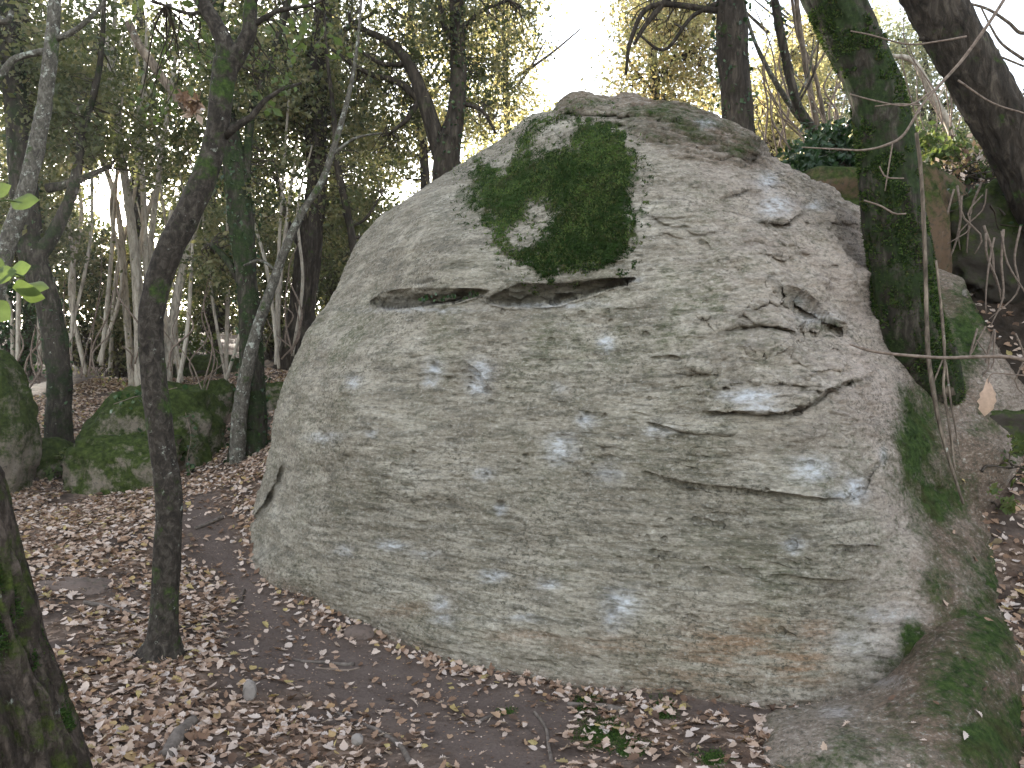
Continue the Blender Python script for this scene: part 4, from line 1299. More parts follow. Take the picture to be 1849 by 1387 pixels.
# moss standing on the two mossy trunks
def trunk_moss(root, pts, Y, cnt, size, seed, z0, thresh, kx=3.0):
    rng = np.random.RandomState(seed)
    P, R = px_path(pts, Y, .02)
    i = rng.randint(0, len(P) - 1, cnt * 3)
    T = np.gradient(P, axis=0)[i]
    T /= np.linalg.norm(T, axis=1)[:, None]
    d = rng.normal(0, 1, (cnt * 3, 3))
    d -= T * (d * T).sum(1)[:, None]
    d /= np.linalg.norm(d, axis=1)[:, None]
    p = P[i] + d * (R[i] * 1.0)[:, None] + T * rng.uniform(-.02, .02, cnt * 3)[:, None]
    k_ = (fbm(p * kx, 4, seed) + .35 * fbm(p * 14, 2, seed + 1) > thresh + z0 * np.maximum(0, p[:, 2] - 2.2))
    p, d = p[k_][:cnt], d[k_][:cnt]
    n = len(p)
    dd = d * .8 + rng.normal(0, .55, (n, 3)) + np.array([0, 0, .25])
    dd /= np.linalg.norm(dd, axis=1)[:, None]
    sdv = np.cross(dd, rng.normal(0, 1, (n, 3)))
    sdv /= np.linalg.norm(sdv, axis=1)[:, None]
    L = size * rng.uniform(.5, 1.4, n)[:, None]
    v = np.stack([p - sdv * L * .3, p + sdv * L * .3, p + dd * L], 1).reshape(-1, 3)
    part('moss', mesh_np('moss', v, np.arange(n * 3).reshape(-1, 3), M['moss'], False, {'tint': np.repeat(rng.beta(2, 2.2, n) * .98, 3)}), root, None, 'stuff')


trunk_moss(T_GREEN, [(1696, 740, 84, 5.45), (1678, 690, 100, 5.3), (1654, 640, 118, 5.2), (1638, 590, 116), (1632, 540, 108), (1625, 470, 104), (1614, 400, 100), (1605, 330, 96), (1597, 260, 92), (1586, 190, 90), (1563, 120, 90), (1535, 60, 92), (1505, 0, 94)], 5.15, 40000, .020, 611, .26, -.42)
trunk_moss(T_ROUGH, [(32, 1387, 196), (-14, 1240, 186), (-56, 1100, 180), (-106, 900, 176)], 2.3, 12000, .011, 613, 0, .10, 7.0)

# coppiced pale stems near the sun
stems = [[(252, 700, 17), (250, 600, 15), (243, 470, 14), (232, 380, 12), (218, 280, 11), (205, 180, 9), (195, 90, 8), (185, 20, 6), (180, -60, 4)],
         [(262, 700, 17), (258, 590, 15), (246, 460, 13), (228, 330, 12), (215, 230, 10), (203, 130, 9), (207, 40, 7), (210, -50, 5)],
         [(275, 700, 14), (268, 560, 12), (262, 440, 11), (258, 330, 9), (250, 230, 8), (262, 120, 6), (265, 40, 4)],
         [(285, 700, 14), (278, 560, 12), (272, 450, 10), (285, 330, 9), (300, 220, 8), (315, 120, 7), (322, 60, 5)],
         [(300, 710, 19), (305, 630, 18), (318, 545, 16), (335, 470, 14), (355, 400, 12), (380, 330, 11), (410, 250, 8), (430, 180, 5)],
         [(294, 710, 18), (297, 620, 16), (293, 540, 14), (300, 450, 11), (310, 380, 8)],
         [(240, 700, 14), (228, 560, 12), (216, 400, 10), (190, 300, 9), (165, 240, 9), (140, 190, 9), (112, 135, 7), (95, 80, 5)],
         [(248, 480, 9), (262, 400, 8), (290, 300, 7), (270, 200, 6), (235, 60, 5)]]
r = thing('hazel_coppice', 'cluster of pale slender stems in front of the low sun', 'tree', at(270, 705, 11.5))
allp = []
for i, s in enumerate(stems):
    P, R = px_path(s, 11.0 + .15 * i, .08)
    allp.append(P)
    part('trunk', tube_mesh('trunk', P, R, M['bark_pale'], 8, bump=.1, bscale=6, seed=130 + i), r)
foliage('crown', r, [pe(220, 120, 11.6, 150, 130, 1.3), pe(110, 330, 12, 90, 120, .9), pe(330, 250, 12, 90, 130, .9), pe(370, 470, 12, 60, 90, .7)], 9000, .06, 'leaf_dark', 139, .2)

# snapped dead branch hung up in the crown
P, R = px_path([(232, 40, 14), (250, 80, 15), (275, 115, 17), (300, 150, 16), (318, 180, 10), (335, 200, 6)], 7.5)
r = thing('dead_branch', 'snapped reddish dead branch hanging in the crown left of the slim oak', 'branch', P[-1])
part('stick', tube_mesh('stick', P, R, M['bark_bare'], 8, bump=.2, bscale=9, seed=5), r)
foliage('dry_leaves', r, [pe(335, 190, 7.5, 26, 24, .14)], 60, .09, 'litter', 141, .05)

# thin stems behind the boulder on the right
for i, (lab, ps, mt_, iv) in enumerate([
        ('slender ivy clad stem leaning left behind the boulder', [(1490, 330, 20), (1475, 250, 17), (1440, 190, 17), (1420, 110, 16), (1402, 20, 15), (1390, -80, 12), (1380, -250, 8)], 'bark_dark', 260),
        ('bare grey stem crossing from the ivy mound to the upright trunk', [(1495, 330, 14), (1470, 250, 12), (1430, 195, 11), (1395, 140, 9), (1365, 80, 7), (1345, 20, 5)], 'bark_lichen', 0),
        ('straight brown stem right of the ivy clad stem', [(1500, 330, 12), (1478, 240, 11), (1455, 120, 10), (1438, 0, 9), (1430, -120, 6)], 'bark_bare', 0),
        ('curved thin stem with fork behind the ivy mound', [(1505, 330, 10), (1490, 230, 8), (1470, 130, 7), (1440, 60, 6), (1425, -40, 5)], 'bark_bare', 0),
        ('pale crooked dead stem right of the thick green trunk', [(1740, 300, 14), (1715, 230, 14), (1690, 185, 13), (1668, 140, 12), (1645, 108, 10), (1605, 100, 6)], 'bark_pale', 0)]):
    tree('sapling', lab, 'tree', 8.4 + .2 * i, ps, [[(ps[2][0], ps[2][1], 5), (ps[2][0] + 30, ps[2][1] - 60, 4), (ps[2][0] + 40, ps[2][1] - 130, 2)]], mt_, None, 'thin stems behind the boulder', iv, 8, seed=150 + i)

# ------------------------------------------------------------------ trees farther back
def back_tree(lab, px, Y, ytop, ybase, tw, ells, n, size, mt_, seed, clump=.3, grp='trees in the wood behind'):
    top = [(px + random.uniform(-30, 30), ytop, tw * .35)]
    pts = [(px, ybase + 60, tw * 1.3), (px + random.uniform(-8, 8), ybase, tw), (px + random.uniform(-14, 14), (ybase * 2 + ytop) / 3, tw * .8), (px + random.uniform(-20, 20), (ybase + 2 * ytop) / 3, tw * .6)] + top
    brs = []
    for k in range(4):
        t = random.uniform(.35, .85)
        y = ybase + (ytop - ybase) * t
        dx = random.choice((-1, 1)) * random.uniform(50, 130)
        brs.append([(px, y, tw * .4), (px + dx * .5, y - 40, tw * .25), (px + dx, y - 90, tw * .12)])
    return tree('oak_tree', lab, 'tree', Y, pts, brs, 'bark_dark', dict(e=[pe(a[0], a[1], Y, a[2], a[3]) for a in ells], n=n, s=size, m=mt_, c=clump), grp, 0, 10, seed=seed, step=.2)


back_tree('dark evergreen oak filling the top left corner behind the lichen trunk', 60, 16, -200, 650, 30, [(40, 120, 190, 190), (10, 380, 150, 130)], 12000, .075, 'leaf_dark', 301)
back_tree('evergreen oak behind the pale coppice stems, right above the sun', 240, 18, -200, 650, 28, [(200, 150, 170, 150), (320, 330, 120, 90), (120, 300, 80, 80)], 11000, .08, 'leaf_dark', 302)
back_tree('evergreen oak showing between the slim oak and the ivy grown trunk', 390, 17, -200, 650, 24, [(400, 130, 150, 150), (380, 380, 110, 110), (480, 270, 90, 110)], 11000, .075, 'leaf_dark', 303)
back_tree('evergreen oak showing behind the straight dark trunk', 610, 19, -200, 640, 26, [(560, 130, 150, 140), (650, 280, 100, 100), (600, 450, 90, 110), (500, 430, 60, 90)], 11000, .08, 'leaf_dark', 304)
back_tree('sunlit golden green oak behind the left slope of the boulder', 760, 17, -200, 600, 22, [(750, 170, 120, 120), (700, 290, 80, 60), (860, 230, 80, 80), (800, 30, 150, 90)], 9000, .075, 'leaf_gold', 305)
back_tree('thinly leaved tree between forked tree and the bright sky gap', 930, 19, -200, 600, 18, [(900, 100, 80, 110), (950, 190, 60, 40), (930, -20, 90, 60)], 4200, .08, 'leaf_gold', 306)
back_tree('golden backlit tree left of the upright ivy trunk', 1190, 13, -200, 420, 20, [(1190, 60, 90, 100), (1160, 160, 70, 50), (1260, 130, 70, 90), (1230, 20, 110, 60)], 9500, .055, 'leaf_gold', 307)
back_tree('golden bushy tree right of the upright ivy trunk', 1390, 15, -100, 400, 18, [(1390, 190, 60, 90), (1440, 110, 70, 90), (1400, 260, 70, 50)], 6000, .065, 'leaf_gold', 308)
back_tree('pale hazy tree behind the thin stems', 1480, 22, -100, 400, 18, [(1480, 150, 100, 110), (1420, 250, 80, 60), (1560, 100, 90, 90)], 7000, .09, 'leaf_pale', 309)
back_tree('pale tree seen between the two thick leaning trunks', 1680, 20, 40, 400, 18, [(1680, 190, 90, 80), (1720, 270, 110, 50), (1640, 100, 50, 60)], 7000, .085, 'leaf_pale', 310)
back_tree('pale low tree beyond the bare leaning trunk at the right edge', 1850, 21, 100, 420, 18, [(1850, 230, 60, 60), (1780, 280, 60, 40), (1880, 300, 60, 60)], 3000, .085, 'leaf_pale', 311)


def shrub(lab, ells, n, size, mt_, seed, grp=None, clump=.2, name='shrub', base=None):
    b = base if base is not None else ells[0][0] - np.array([0, 0, ells[0][1][2]])
    r = thing(name, lab, 'shrub', b, grp)
    o, cc = foliage('foliage', r, ells, n, size, mt_, seed, clump, 22)
    cc = cc[:120]
    rng = np.random.RandomState(seed)
    st = np.array(b) + rng.normal(0, .15, (len(cc), 3)) * np.array([1, 1, .1])
    twig_set('stem', r, st, cc, 'twig_dark', seed + 1, .010)
    return r


shrub('dark glossy shrub behind the rock at the left edge', [pe(20, 570, 12, 80, 110), pe(-60, 480, 12, 80, 130)], 5000, .06, 'leaf_ivy', 401)
shrub('dense dark shrub beneath the sun, left of the slim oak', [pe(160, 560, 13, 80, 100), pe(190, 480, 13.5, 60, 90), pe(120, 440, 13.5, 60, 70)], 7000, .06, 'leaf_dark', 402)
shrub('dark shrub between the slim oak and the pale coppice', [pe(230, 600, 12.5, 60, 80)], 2600, .055, 'leaf_dark', 403)
shrub('brown green shrub left of the ivy grown trunk', [pe(390, 520, 15, 70, 80), pe(370, 420, 15, 60, 70)], 4200, .06, 'leaf_dark', 404)
shrub('shaded shrub between the ivy grown trunk and the straight dark trunk', [pe(500, 540, 15, 50, 110), pe(490, 420, 15, 60, 70)], 4500, .06, 'leaf_dark', 405)
shrub('shaded shrub hugging the left shoulder of the boulder', [pe(610, 480, 14, 60, 110), pe(650, 400, 14, 70, 60)], 4500, .06, 'leaf_dark', 406)
shrub('yellow green bush shining beyond the clearing, right of the coppice', [pe(340, 590, 16, 40, 60)], 900, .07, 'leaf_green', 407)
# far mass of the wood closing the view
rngf = np.random.RandomState(500)
for lab, mt_, zones in [('dark mass of evergreen woodland far behind the trunks on the left', 'leaf_dark',
                         [(-350, 300, 30, 200, 300, 5000), (-100, 430, 30, 220, 260, 9000), (250, 480, 32, 200, 150, 7000), (480, 480, 30, 170, 170, 8000), (700, 480, 30, 170, 120, 5000)]),
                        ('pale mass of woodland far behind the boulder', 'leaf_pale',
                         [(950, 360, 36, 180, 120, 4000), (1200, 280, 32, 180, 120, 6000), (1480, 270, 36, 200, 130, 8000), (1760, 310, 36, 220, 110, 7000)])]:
    pts = []
    for (px, py, Y, rx, ry, n) in zones:
        p, cc, own = clump_points([pe(px, py, Y, rx, ry, 4.0)], n, rngf, .6)
        pts.append(p[open_to_sun(p, rngf)])
    p = np.vstack(pts)
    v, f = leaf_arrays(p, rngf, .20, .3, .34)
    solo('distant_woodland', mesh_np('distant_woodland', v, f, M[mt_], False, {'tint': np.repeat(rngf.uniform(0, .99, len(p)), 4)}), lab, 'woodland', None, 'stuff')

# ------------------------------------------------------------------ ivy mound and right bank growth
r = shrub('low dark ivy mound growing behind the right shoulder of the boulder', [pe(1500, 275, 7.9, 70, 46, .5), pe(1470, 310, 7.8, 50, 30, .4), pe(1545, 300, 7.8, 50, 40, .4)], 3200, .055, 'leaf_ivy', 421, None, .10, 'ivy')
shrub('light green brambles on the bank behind the thick green trunk', [pe(1720, 300, 8.0, 70, 40, .5), pe(1800, 270, 8.2, 70, 30, .5), pe(1690, 250, 8.2, 40, 50, .4)], 1000, .06, 'leaf_green', 422, None, .12, 'bramble')
shrub('russet dry brambles along the upper edge of the right bank', [pe(1790, 290, 7.8, 80, 26, .4), pe(1700, 320, 7.6, 60, 20, .3)], 500, .06, 'litter', 423, None, .12, 'bramble')
shrub('small green fern leaves by the right edge low on the bank', [pe(1830, 830, 5.0, 26, 26, .15)], 70, .045, 'leaf_green', 424, None, .06, 'fern')
shrub('small fern tuft at the foot of the forked mossy trunk', [pe(112, 838, 8.6, 20, 16, .1)], 90, .06, 'leaf_green', 425, None, .05, 'fern')
shrub('dark ivy hanging over the rock beneath the bare leaning trunk', [pe(1770, 370, 6.7, 60, 26, .3), pe(1830, 420, 6.6, 30, 40, .3)], 420, .05, 'leaf_ivy', 426, None, .08, 'ivy')
shrub('sparse green shoots in the leaves low on the right bank', [pe(1800, 900, 4.9, 50, 14, .2)], 60, .035, 'leaf_green', 427, None, .04, 'seedling')
# ivy trailing on the mossy rock
rng = np.random.RandomState(77)
lst = []
for ln in [[(335, 745), (345, 790), (338, 830), (350, 870)], [(205, 730), (250, 715), (320, 700)], [(170, 820), (200, 815), (240, 800), (262, 790)], [(212, 880), (225, 820), (240, 805)]]:
    P = catmull(at(np.array([a[0] for a in ln]), np.array([a[1] for a in ln]), 8.55), 40)
    lst.append(P)
r = thing('ivy', 'ivy runners trailing over the rounded mossy rock', 'ivy', lst[0][-1])
for P in lst:
    part('stem', tube_mesh('stem', P, np.full(len(P), .005), M['twig'], 4), r)
pp = np.vstack(lst)
pp = pp[rng.randint(0, len(pp), 130)] + rng.normal(0, .05, (130, 3))
v, f = leaf_arrays(pp, rng, .06, .5, .45)
part('leaves', mesh_np('leaves', v, f, M['leaf_ivy'], False, {'tint': np.repeat(rng.uniform(0, .99, 130), 4)}), r, None, 'stuff')
# little plants in the slit
rng = np.random.RandomState(78)
root = thing('fern', 'tiny ferns rooted in the slit across the boulder', 'fern', at(820, 540, 5.1))
for x in (765, 790, 802, 814, 838, 856, 864):
    n = 7
    pp = at(x + rng.normal(0, 5, n), 541 - (x - 765) * .10 + rng.normal(0, 3, n), 5.12 - (x - 765) * .0006)
    v, f = leaf_arrays(pp, rng, .03, -.3, .4)
    part('frond', mesh_np('frond', v, f, M['leaf_ivy'], False, {'tint': np.repeat(rng.uniform(0, .99, n), 4)}), root)

# ------------------------------------------------------------------ twigs, vines
def twig(name, lab, cat, lines, Y, mt_='twig', seg=6, group=None):
    root = None
    for i, ln in enumerate(lines):
        P, R = px_path(ln, Y, .03)
        if root is None:
            root = thing(name, lab, cat, P[0], group)
        part('stem' if i == 0 else 'side_shoot', tube_mesh('stem', P, R, M[mt_], seg, bump=.15, bscale=20, seed=i), root)
    return root


twig('twig', 'long pale bare twig reaching horizontally in front of the thick green trunk', 'twig', [[(1535, 622, 3, 3.6), (1560, 630, 5, 3.5), (1600, 638, 5.5, 3.4), (1700, 646, 6, 3.3), (1790, 644, 6.5, 3.2), (1849, 650, 7, 3.1), (1960, 690, 8, 3.0), (2080, 760, 9, 2.9)]], 3.3)
twig('twig', 'bare curving twig crossing both leaning trunks at upper right', 'twig', [[(1448, 266, 2.5), (1520, 270, 3.5), (1560, 271, 4), (1600, 262, 4.5), (1632, 243, 5), (1665, 190, 5), (1700, 150, 5.5), (1740, 105, 6), (1790, 35, 6.5), (1830, -30, 7), (1900, -160, 8)],
                                                                          [(1612, 256, 3), (1605, 300, 2.5), (1598, 345, 2)], [(1536, 56, 2.5), (1575, 64, 3), (1640, 80, 3.2), (1700, 74, 3.5), (1745, 66, 4)],
                                                                          [(1535, 170, 2.5), (1580, 182, 3), (1640, 190, 3.2), (1690, 160, 3.5)], [(1580, 192, 2.2), (1620, 188, 2.6), (1665, 190, 3)], [(1730, 145, 3.5), (1790, 185, 3), (1850, 205, 3)]], 4.4)
twig('twig', 'pair of short bare twigs low on the thick green trunk', 'twig', [[(1560, 362, 3), (1590, 372, 3.5), (1615, 386, 3.5), (1636, 386, 3)], [(1588, 300, 2.5), (1600, 320, 3), (1632, 322, 2.5)]], 4.75)
vn = []
for i, ln in enumerate([[(1655, 240, 6), (1662, 300, 7), (1668, 400, 7), (1672, 520, 7), (1676, 640, 8), (1688, 720, 8), (1700, 780, 7), (1720, 850, 6), (1740, 910, 5)], [(1690, 470, 4), (1700, 560, 5), (1706, 650, 5), (1704, 700, 5), (1716, 780, 5), (1724, 850, 4)],
                        [(1702, 650, 3), (1686, 690, 3)], [(1708, 655, 4), (1716, 720, 4), (1728, 790, 3), (1734, 830, 3)]]):
    P, R = px_path([(*a, 4.78 - .0009 * max(0, a[1] - 560)) for a in ln], 4.78, .03)
    vn.append((P, R))
r = thing('vine', 'thin hanging vines with bare stems trailing from the thick green trunk', 'vine', vn[0][0][-1])
for P, R in vn:
    part('stem', tube_mesh('stem', P, R, M['bark_bare'], 6, bump=.25, bscale=18), r)
# tangled bare stems of the right bank
rng = np.random.RandomState(90)


def stem_clump(name, lab, cat, x, y, spread, cnt, dxr, dyr, wr, Yf, up, mt_='twig'):
    root = None
    for i in range(cnt):
        x0, y0 = x + rng.uniform(-spread, spread), y + rng.uniform(-spread, spread) * .35
        dx, dy = rng.uniform(*dxr), rng.uniform(*dyr) * up
        w = rng.uniform(*wr)
        Yy = Yf(x0, y0)
        P, R = px_path([(x0, y0, w), (x0 + dx * .3 + rng.normal(0, 12), y0 + dy * .35, w), (x0 + dx * .7 + rng.normal(0, 14), y0 + dy * .7, w * .8), (x0 + dx, y0 + dy, w * .5)], Yy, .06)
        if root is None:
            root = thing(name, lab, cat, P[0])
        part('stem', tube_mesh('stem', P, R, M[mt_], 5), root)


for lab, x, y, c in [('pale thin saplings rising left of the sun behind the lichen trunk', 150, 660, 6), ('pale thin saplings between the slim oak and the ivy grown trunk', 365, 690, 7), ('pale thin saplings in the gap beside the straight dark trunk', 500, 650, 5), ('pale thin saplings at the far left edge', 40, 660, 4)]:
    stem_clump('sapling', lab, 'sapling', x, y, 50, c, (-110, 110), (260, 620), (5, 9), lambda a, b_: rng.uniform(10, 13), -1, 'bark_pale')
for lab, x, y, c in [('bare brambles hanging under the roots at the right edge', 1815, 420, 6), ('bare brambles trailing over the dark rock right of the green trunk', 1760, 340, 6), ('bare brambles sprawling low on the right bank', 1800, 600, 6)]:
    stem_clump('bramble', lab, 'bramble', x, y, 40, c, (-70, 70), (70, 190), (2.5, 5), lambda a, b_: 5.6 + (560 - b_) * .004, 1)
for lab, x, y, c in [('bare thicket right above the flat top of the boulder', 1400, 275, 8), ('bare thicket growing out of the ivy mound', 1480, 260, 9), ('bare thicket in the gap between the ivy mound and the green trunk', 1545, 250, 6),
                     ('bare thicket between the two thick leaning trunks', 1700, 265, 9), ('bare thicket beneath the bare leaning trunk', 1800, 285, 6)]:
    stem_clump('thicket', lab, 'shrub', x, y, 40, c, (-100, 50), (70, 260), (2, 4.5), lambda a, b_: rng.uniform(8, 9.5), -1)
for lab, x, y, c in [('bare shrub at the foot of the forked mossy trunk', 60, 690, 6), ('bare shrub between the forked trunk and the rounded mossy rock', 160, 670, 7), ('bare shrub standing behind the rounded mossy rock', 280, 670, 6),
                     ('bare shrub in the bright gap right of the slim oak', 390, 700, 7), ('bare shrub in shade left of the boulder shoulder', 495, 640, 6)]:
    stem_clump('bare_shrub', lab, 'shrub', x, y, 40, c, (-50, 50), (50, 230), (2, 4), lambda a, b_: rng.uniform(9.5, 11.5), -1)
# bare branches against the sky, upper right
bb = []
for i, ln in enumerate([[(1990, 60, 9), (1900, 30, 8), (1849, 60, 7), (1820, 40, 6), (1780, 15, 5), (1720, 0, 4)], [(1849, 108, 6), (1810, 80, 5), (1790, 50, 4), (1770, 10, 3)], [(1849, 120, 4), (1800, 100, 4), (1760, 85, 3)]]):
    P, R = px_path(ln, 8.5, .06)
    bb.append((P, R))
r = thing('bare_branch', 'bare branches against the white sky in the top right corner', 'branch', bb[0][0][0])
for P, R in bb:
    part('branch', tube_mesh('branch', P, R, M['bark_bare'], 6), r)

# fallen sticks and roots lying on the ground
def on_ground(name, lab, cat, pts, w0, w1, mt_, lift=.4, seed=0):
    Q = np.array([gpt(*p) for p in pts])
    P = catmull(Q, 26)
    R = np.linspace(w0, w1, 26) * (np.linalg.norm(P[0]) / F) / 2
    P[:, 2] = gz(P[:, :2]) + R * lift
    return solo(name, tube_mesh(name, P, R, M[mt_], 8, bump=.25, bscale=16, seed=seed), lab, cat)


on_ground('stick', 'thick short dark stick half sunk in the leaves near the bottom left', 'stick', [(298, 1372), (318, 1340), (340, 1312), (350, 1305)], 26, 18, 'deadwood', .3, 1)
on_ground('stick', 'thin grey stick pointing at the slim oak from the left', 'stick', [(152, 1095), (190, 1100), (230, 1112), (270, 1126)], 7, 6, 'deadwood', .9, 2)
on_ground('stick', 'thin curved twig right of the slim oak', 'stick', [(318, 1135), (360, 1138), (400, 1122), (432, 1098), (442, 1070)], 5, 3, 'twig_dark', 1, 3)
on_ground('stick', 'long thin root curving through the leaves at the bottom edge', 'root', [(600, 1288), (640, 1308), (690, 1330), (722, 1352), (740, 1380)], 6, 9, 'deadwood', .5, 4)
on_ground('stick', 'brown root lying before the boulder foot beside the moss', 'root', [(1025, 1278), (1060, 1276), (1095, 1280), (1130, 1290)], 8, 14, 'deadwood', .4, 5)
on_ground('stick', 'short forked twig on bare soil near the bottom middle', 'stick', [(860, 1310), (890, 1295), (905, 1283)], 7, 4, 'deadwood', .6, 6)
on_ground('stick', 'crooked thin twig below the mossy patch of ground', 'stick', [(965, 1290), (985, 1320), (990, 1350), (996, 1378)], 5, 6, 'deadwood', .6, 7)
on_ground('stick', 'dark stick on the path by the corner of the boulder', 'stick', [(352, 958), (378, 948), (402, 938)], 6, 7, 'deadwood', .8, 8)
on_ground('stick', 'thin stick lying level on the soil left of the boulder foot', 'stick', [(530, 1195), (580, 1198), (640, 1206)], 5, 7, 'deadwood', .6, 9)
on_ground('stick', 'slim pale twig on bare earth under the boulder', 'stick', [(570, 1210), (620, 1214), (650, 1208)], 4, 3, 'twig', .6, 10)

# ------------------------------------------------------------------ oak leaves on the ground
def oak_leaf(rng, lob=4):
    """one lobed dry leaf in its own plane, curled: verts, tris (unit length, stalk at origin, along +x)"""
    t = np.linspace(0, 1, 2 * lob + 2)[1:-1]
    env = np.sin(np.pi * t ** 1.15) ** .7 * rng.uniform(.30, .42)
    zig = np.where(np.arange(len(t)) % 2 == 0, 1.0, rng.uniform(.60, .82))
    up = np.column_stack([t, env * zig])
    dn = np.column_stack([t, -env * zig * rng.uniform(.85, 1.1)])
    mid = np.column_stack([t, 0 * t])
    pts = np.vstack([[[-.12, 0.0]], up, mid, dn, [[1.0, 0.0]]])
    m = len(t)
    U, Mi, D, E = 1, 1 + m, 1 + 2 * m, 1 + 3 * m
    fs = [(0, Mi, U), (0, D, Mi)]
    for i in range(m - 1):
        fs += [(U + i, Mi + i, Mi + i + 1), (U + i, Mi + i + 1, U + i + 1), (Mi + i, D + i, D + i + 1), (Mi + i, D + i + 1, Mi + i + 1)]
    fs += [(U + m - 1, Mi + m - 1, E), (Mi + m - 1, D + m - 1, E)]
    x, y = pts[:, 0], pts[:, 1]
    cu, cw = rng.uniform(-.15, .55), rng.uniform(-.5, 1.6)
    z = cu * (x - .5) ** 2 - .25 * cu + cw * y ** 2 * 1.3 + rng.uniform(-.35, .35) * y * (x - .4) + .25 * np.abs(y) * rng.uniform(.1, .7)
    return np.column_stack([x - .45, y, z]), np.array(fs)


rngL = np.random.RandomState(1234)
PROTO = [oak_leaf(rngL) for _ in range(10)]
cand = []
N = 85000
xs = rngL.uniform(-7.5, 6.0, N * 3)
ys = rngL.uniform(2.3, 13.5, N * 3)
z = gz(np.column_stack([xs, ys]))
lx, ly, ld = project(np.column_stack([xs, ys, z]))
dens = 0.56 + 0.7 * fbm(np.column_stack([xs, ys, 0 * xs]) * 1.5, 3, 19) + .5 * fbm(np.column_stack([xs, ys, 0 * xs]) * 4.5, 2, 23)
dens = dens * (1 - .90 * np.minimum(1, 1.25 * path_mask(lx, ly)))
dL, _, _ = poly_dist(lx, ly, [(790, 1190), (900, 1222), (1000, 1240), (1100, 1262), (1200, 1280)])
dens = np.maximum(dens, .9 * np.exp(-(dL / 26) ** 2))
dR, _, _ = poly_dist(lx, ly, [(450, 1010), (540, 1085), (640, 1140), (720, 1175)])
dens = np.maximum(dens, .42 * np.exp(-(dR / 16) ** 2))
dens = np.where(lx > 820, dens * .9, dens * 1.5)
dens = np.where(ys > 8, dens * .75, dens)
dens = np.where((lx > 1600) & (ly < 1387) & (ys < 9), dens * np.where(ly > 840, 1.0, .35), dens)
keep = rngL.uniform(0, 1, N * 3) < np.clip(dens, 0, 1) * .85
keep &= (ld > .5) & (lx > -120) & (lx < 1960) & (ly < 1480)
xs, ys, z, lx, ly, ld = [a[keep] for a in (xs, ys, z, lx, ly, ld)]
nL = len(xs)
e = .03
gxn = (gz(np.column_stack([xs + e, ys])) - gz(np.column_stack([xs - e, ys]))) / (2 * e)
gyn = (gz(np.column_stack([xs, ys + e])) - gz(np.column_stack([xs, ys - e]))) / (2 * e)
nrm = np.column_stack([-gxn, -gyn, np.ones(nL)]) + rngL.normal(0, .30, (nL, 3))
nrm /= np.linalg.norm(nrm, axis=1)[:, None]
ang = rngL.uniform(0, 2 * np.pi, nL)
ax = np.column_stack([np.cos(ang), np.sin(ang), np.zeros(nL)])
ax -= nrm * (ax * nrm).sum(1)[:, None]
ax /= np.linalg.norm(ax, axis=1)[:, None]
bx = np.cross(nrm, ax)
sz = .027 + .046 * rngL.beta(1.6, 2.2, nL)
pos = np.column_stack([xs, ys, z + .004 + rngL.uniform(0, .020, nL)])
kind = rngL.randint(0, len(PROTO), nL)
tint = rngL.uniform(0, .995, nL)

# which leaves show largest: nearest in frame and not hidden by the boulder or the near trunk
bvh = BVHTree.FromPolygons([Vector(c) for c in Fverts[:].tolist()], [p.vertices[:] for p in fme.polygons])
nearT = px_path([(120, 1680, 320), (62, 1387, 226), (-38, 1100, 206), (-95, 900, 200)], 2.3)[0]
vis = (lx > 5) & (lx < 1845) & (ly < 1385) & (ly > 700)
order = np.argsort(ld - 20 * sz)
indiv = []
for i in order:
    if len(indiv) >= 300:
        break
    if not vis[i]:
        continue
    if lx[i] < 10 + (ly[i] - 900) * .31 + 25:
        continue
    d = Vector(pos[i]) - Vector((0, 0, CAMZ))
    h = bvh.ray_cast(Vector((0, 0, CAMZ)), d.normalized(), d.length - .03)
    if h[0] is not None:
        continue
    if lx[i] > 1330 and ly[i] > 1250 and lx[i] > 1350 + (1387 - ly[i]) * .5:
        continue
    indiv.append(i)
indiv = np.array(indiv)
pm = []
for V0, F0 in PROTO:
    pm.append(mesh_np('leaf', V0, F0, M['litter'], True))
from mathutils import Matrix
for i in indiv:
    o = bpy.data.objects.new('leaf', pm[kind[i]])
    m3 = np.column_stack([ax[i], bx[i], nrm[i]]) * sz[i]
    o.matrix_world = Matrix(((*m3[0], pos[i, 0]), (*m3[1], pos[i, 1]), (*m3[2], pos[i, 2]), (0, 0, 0, 1)))
    COL.objects.link(o)
    o.parent = ground
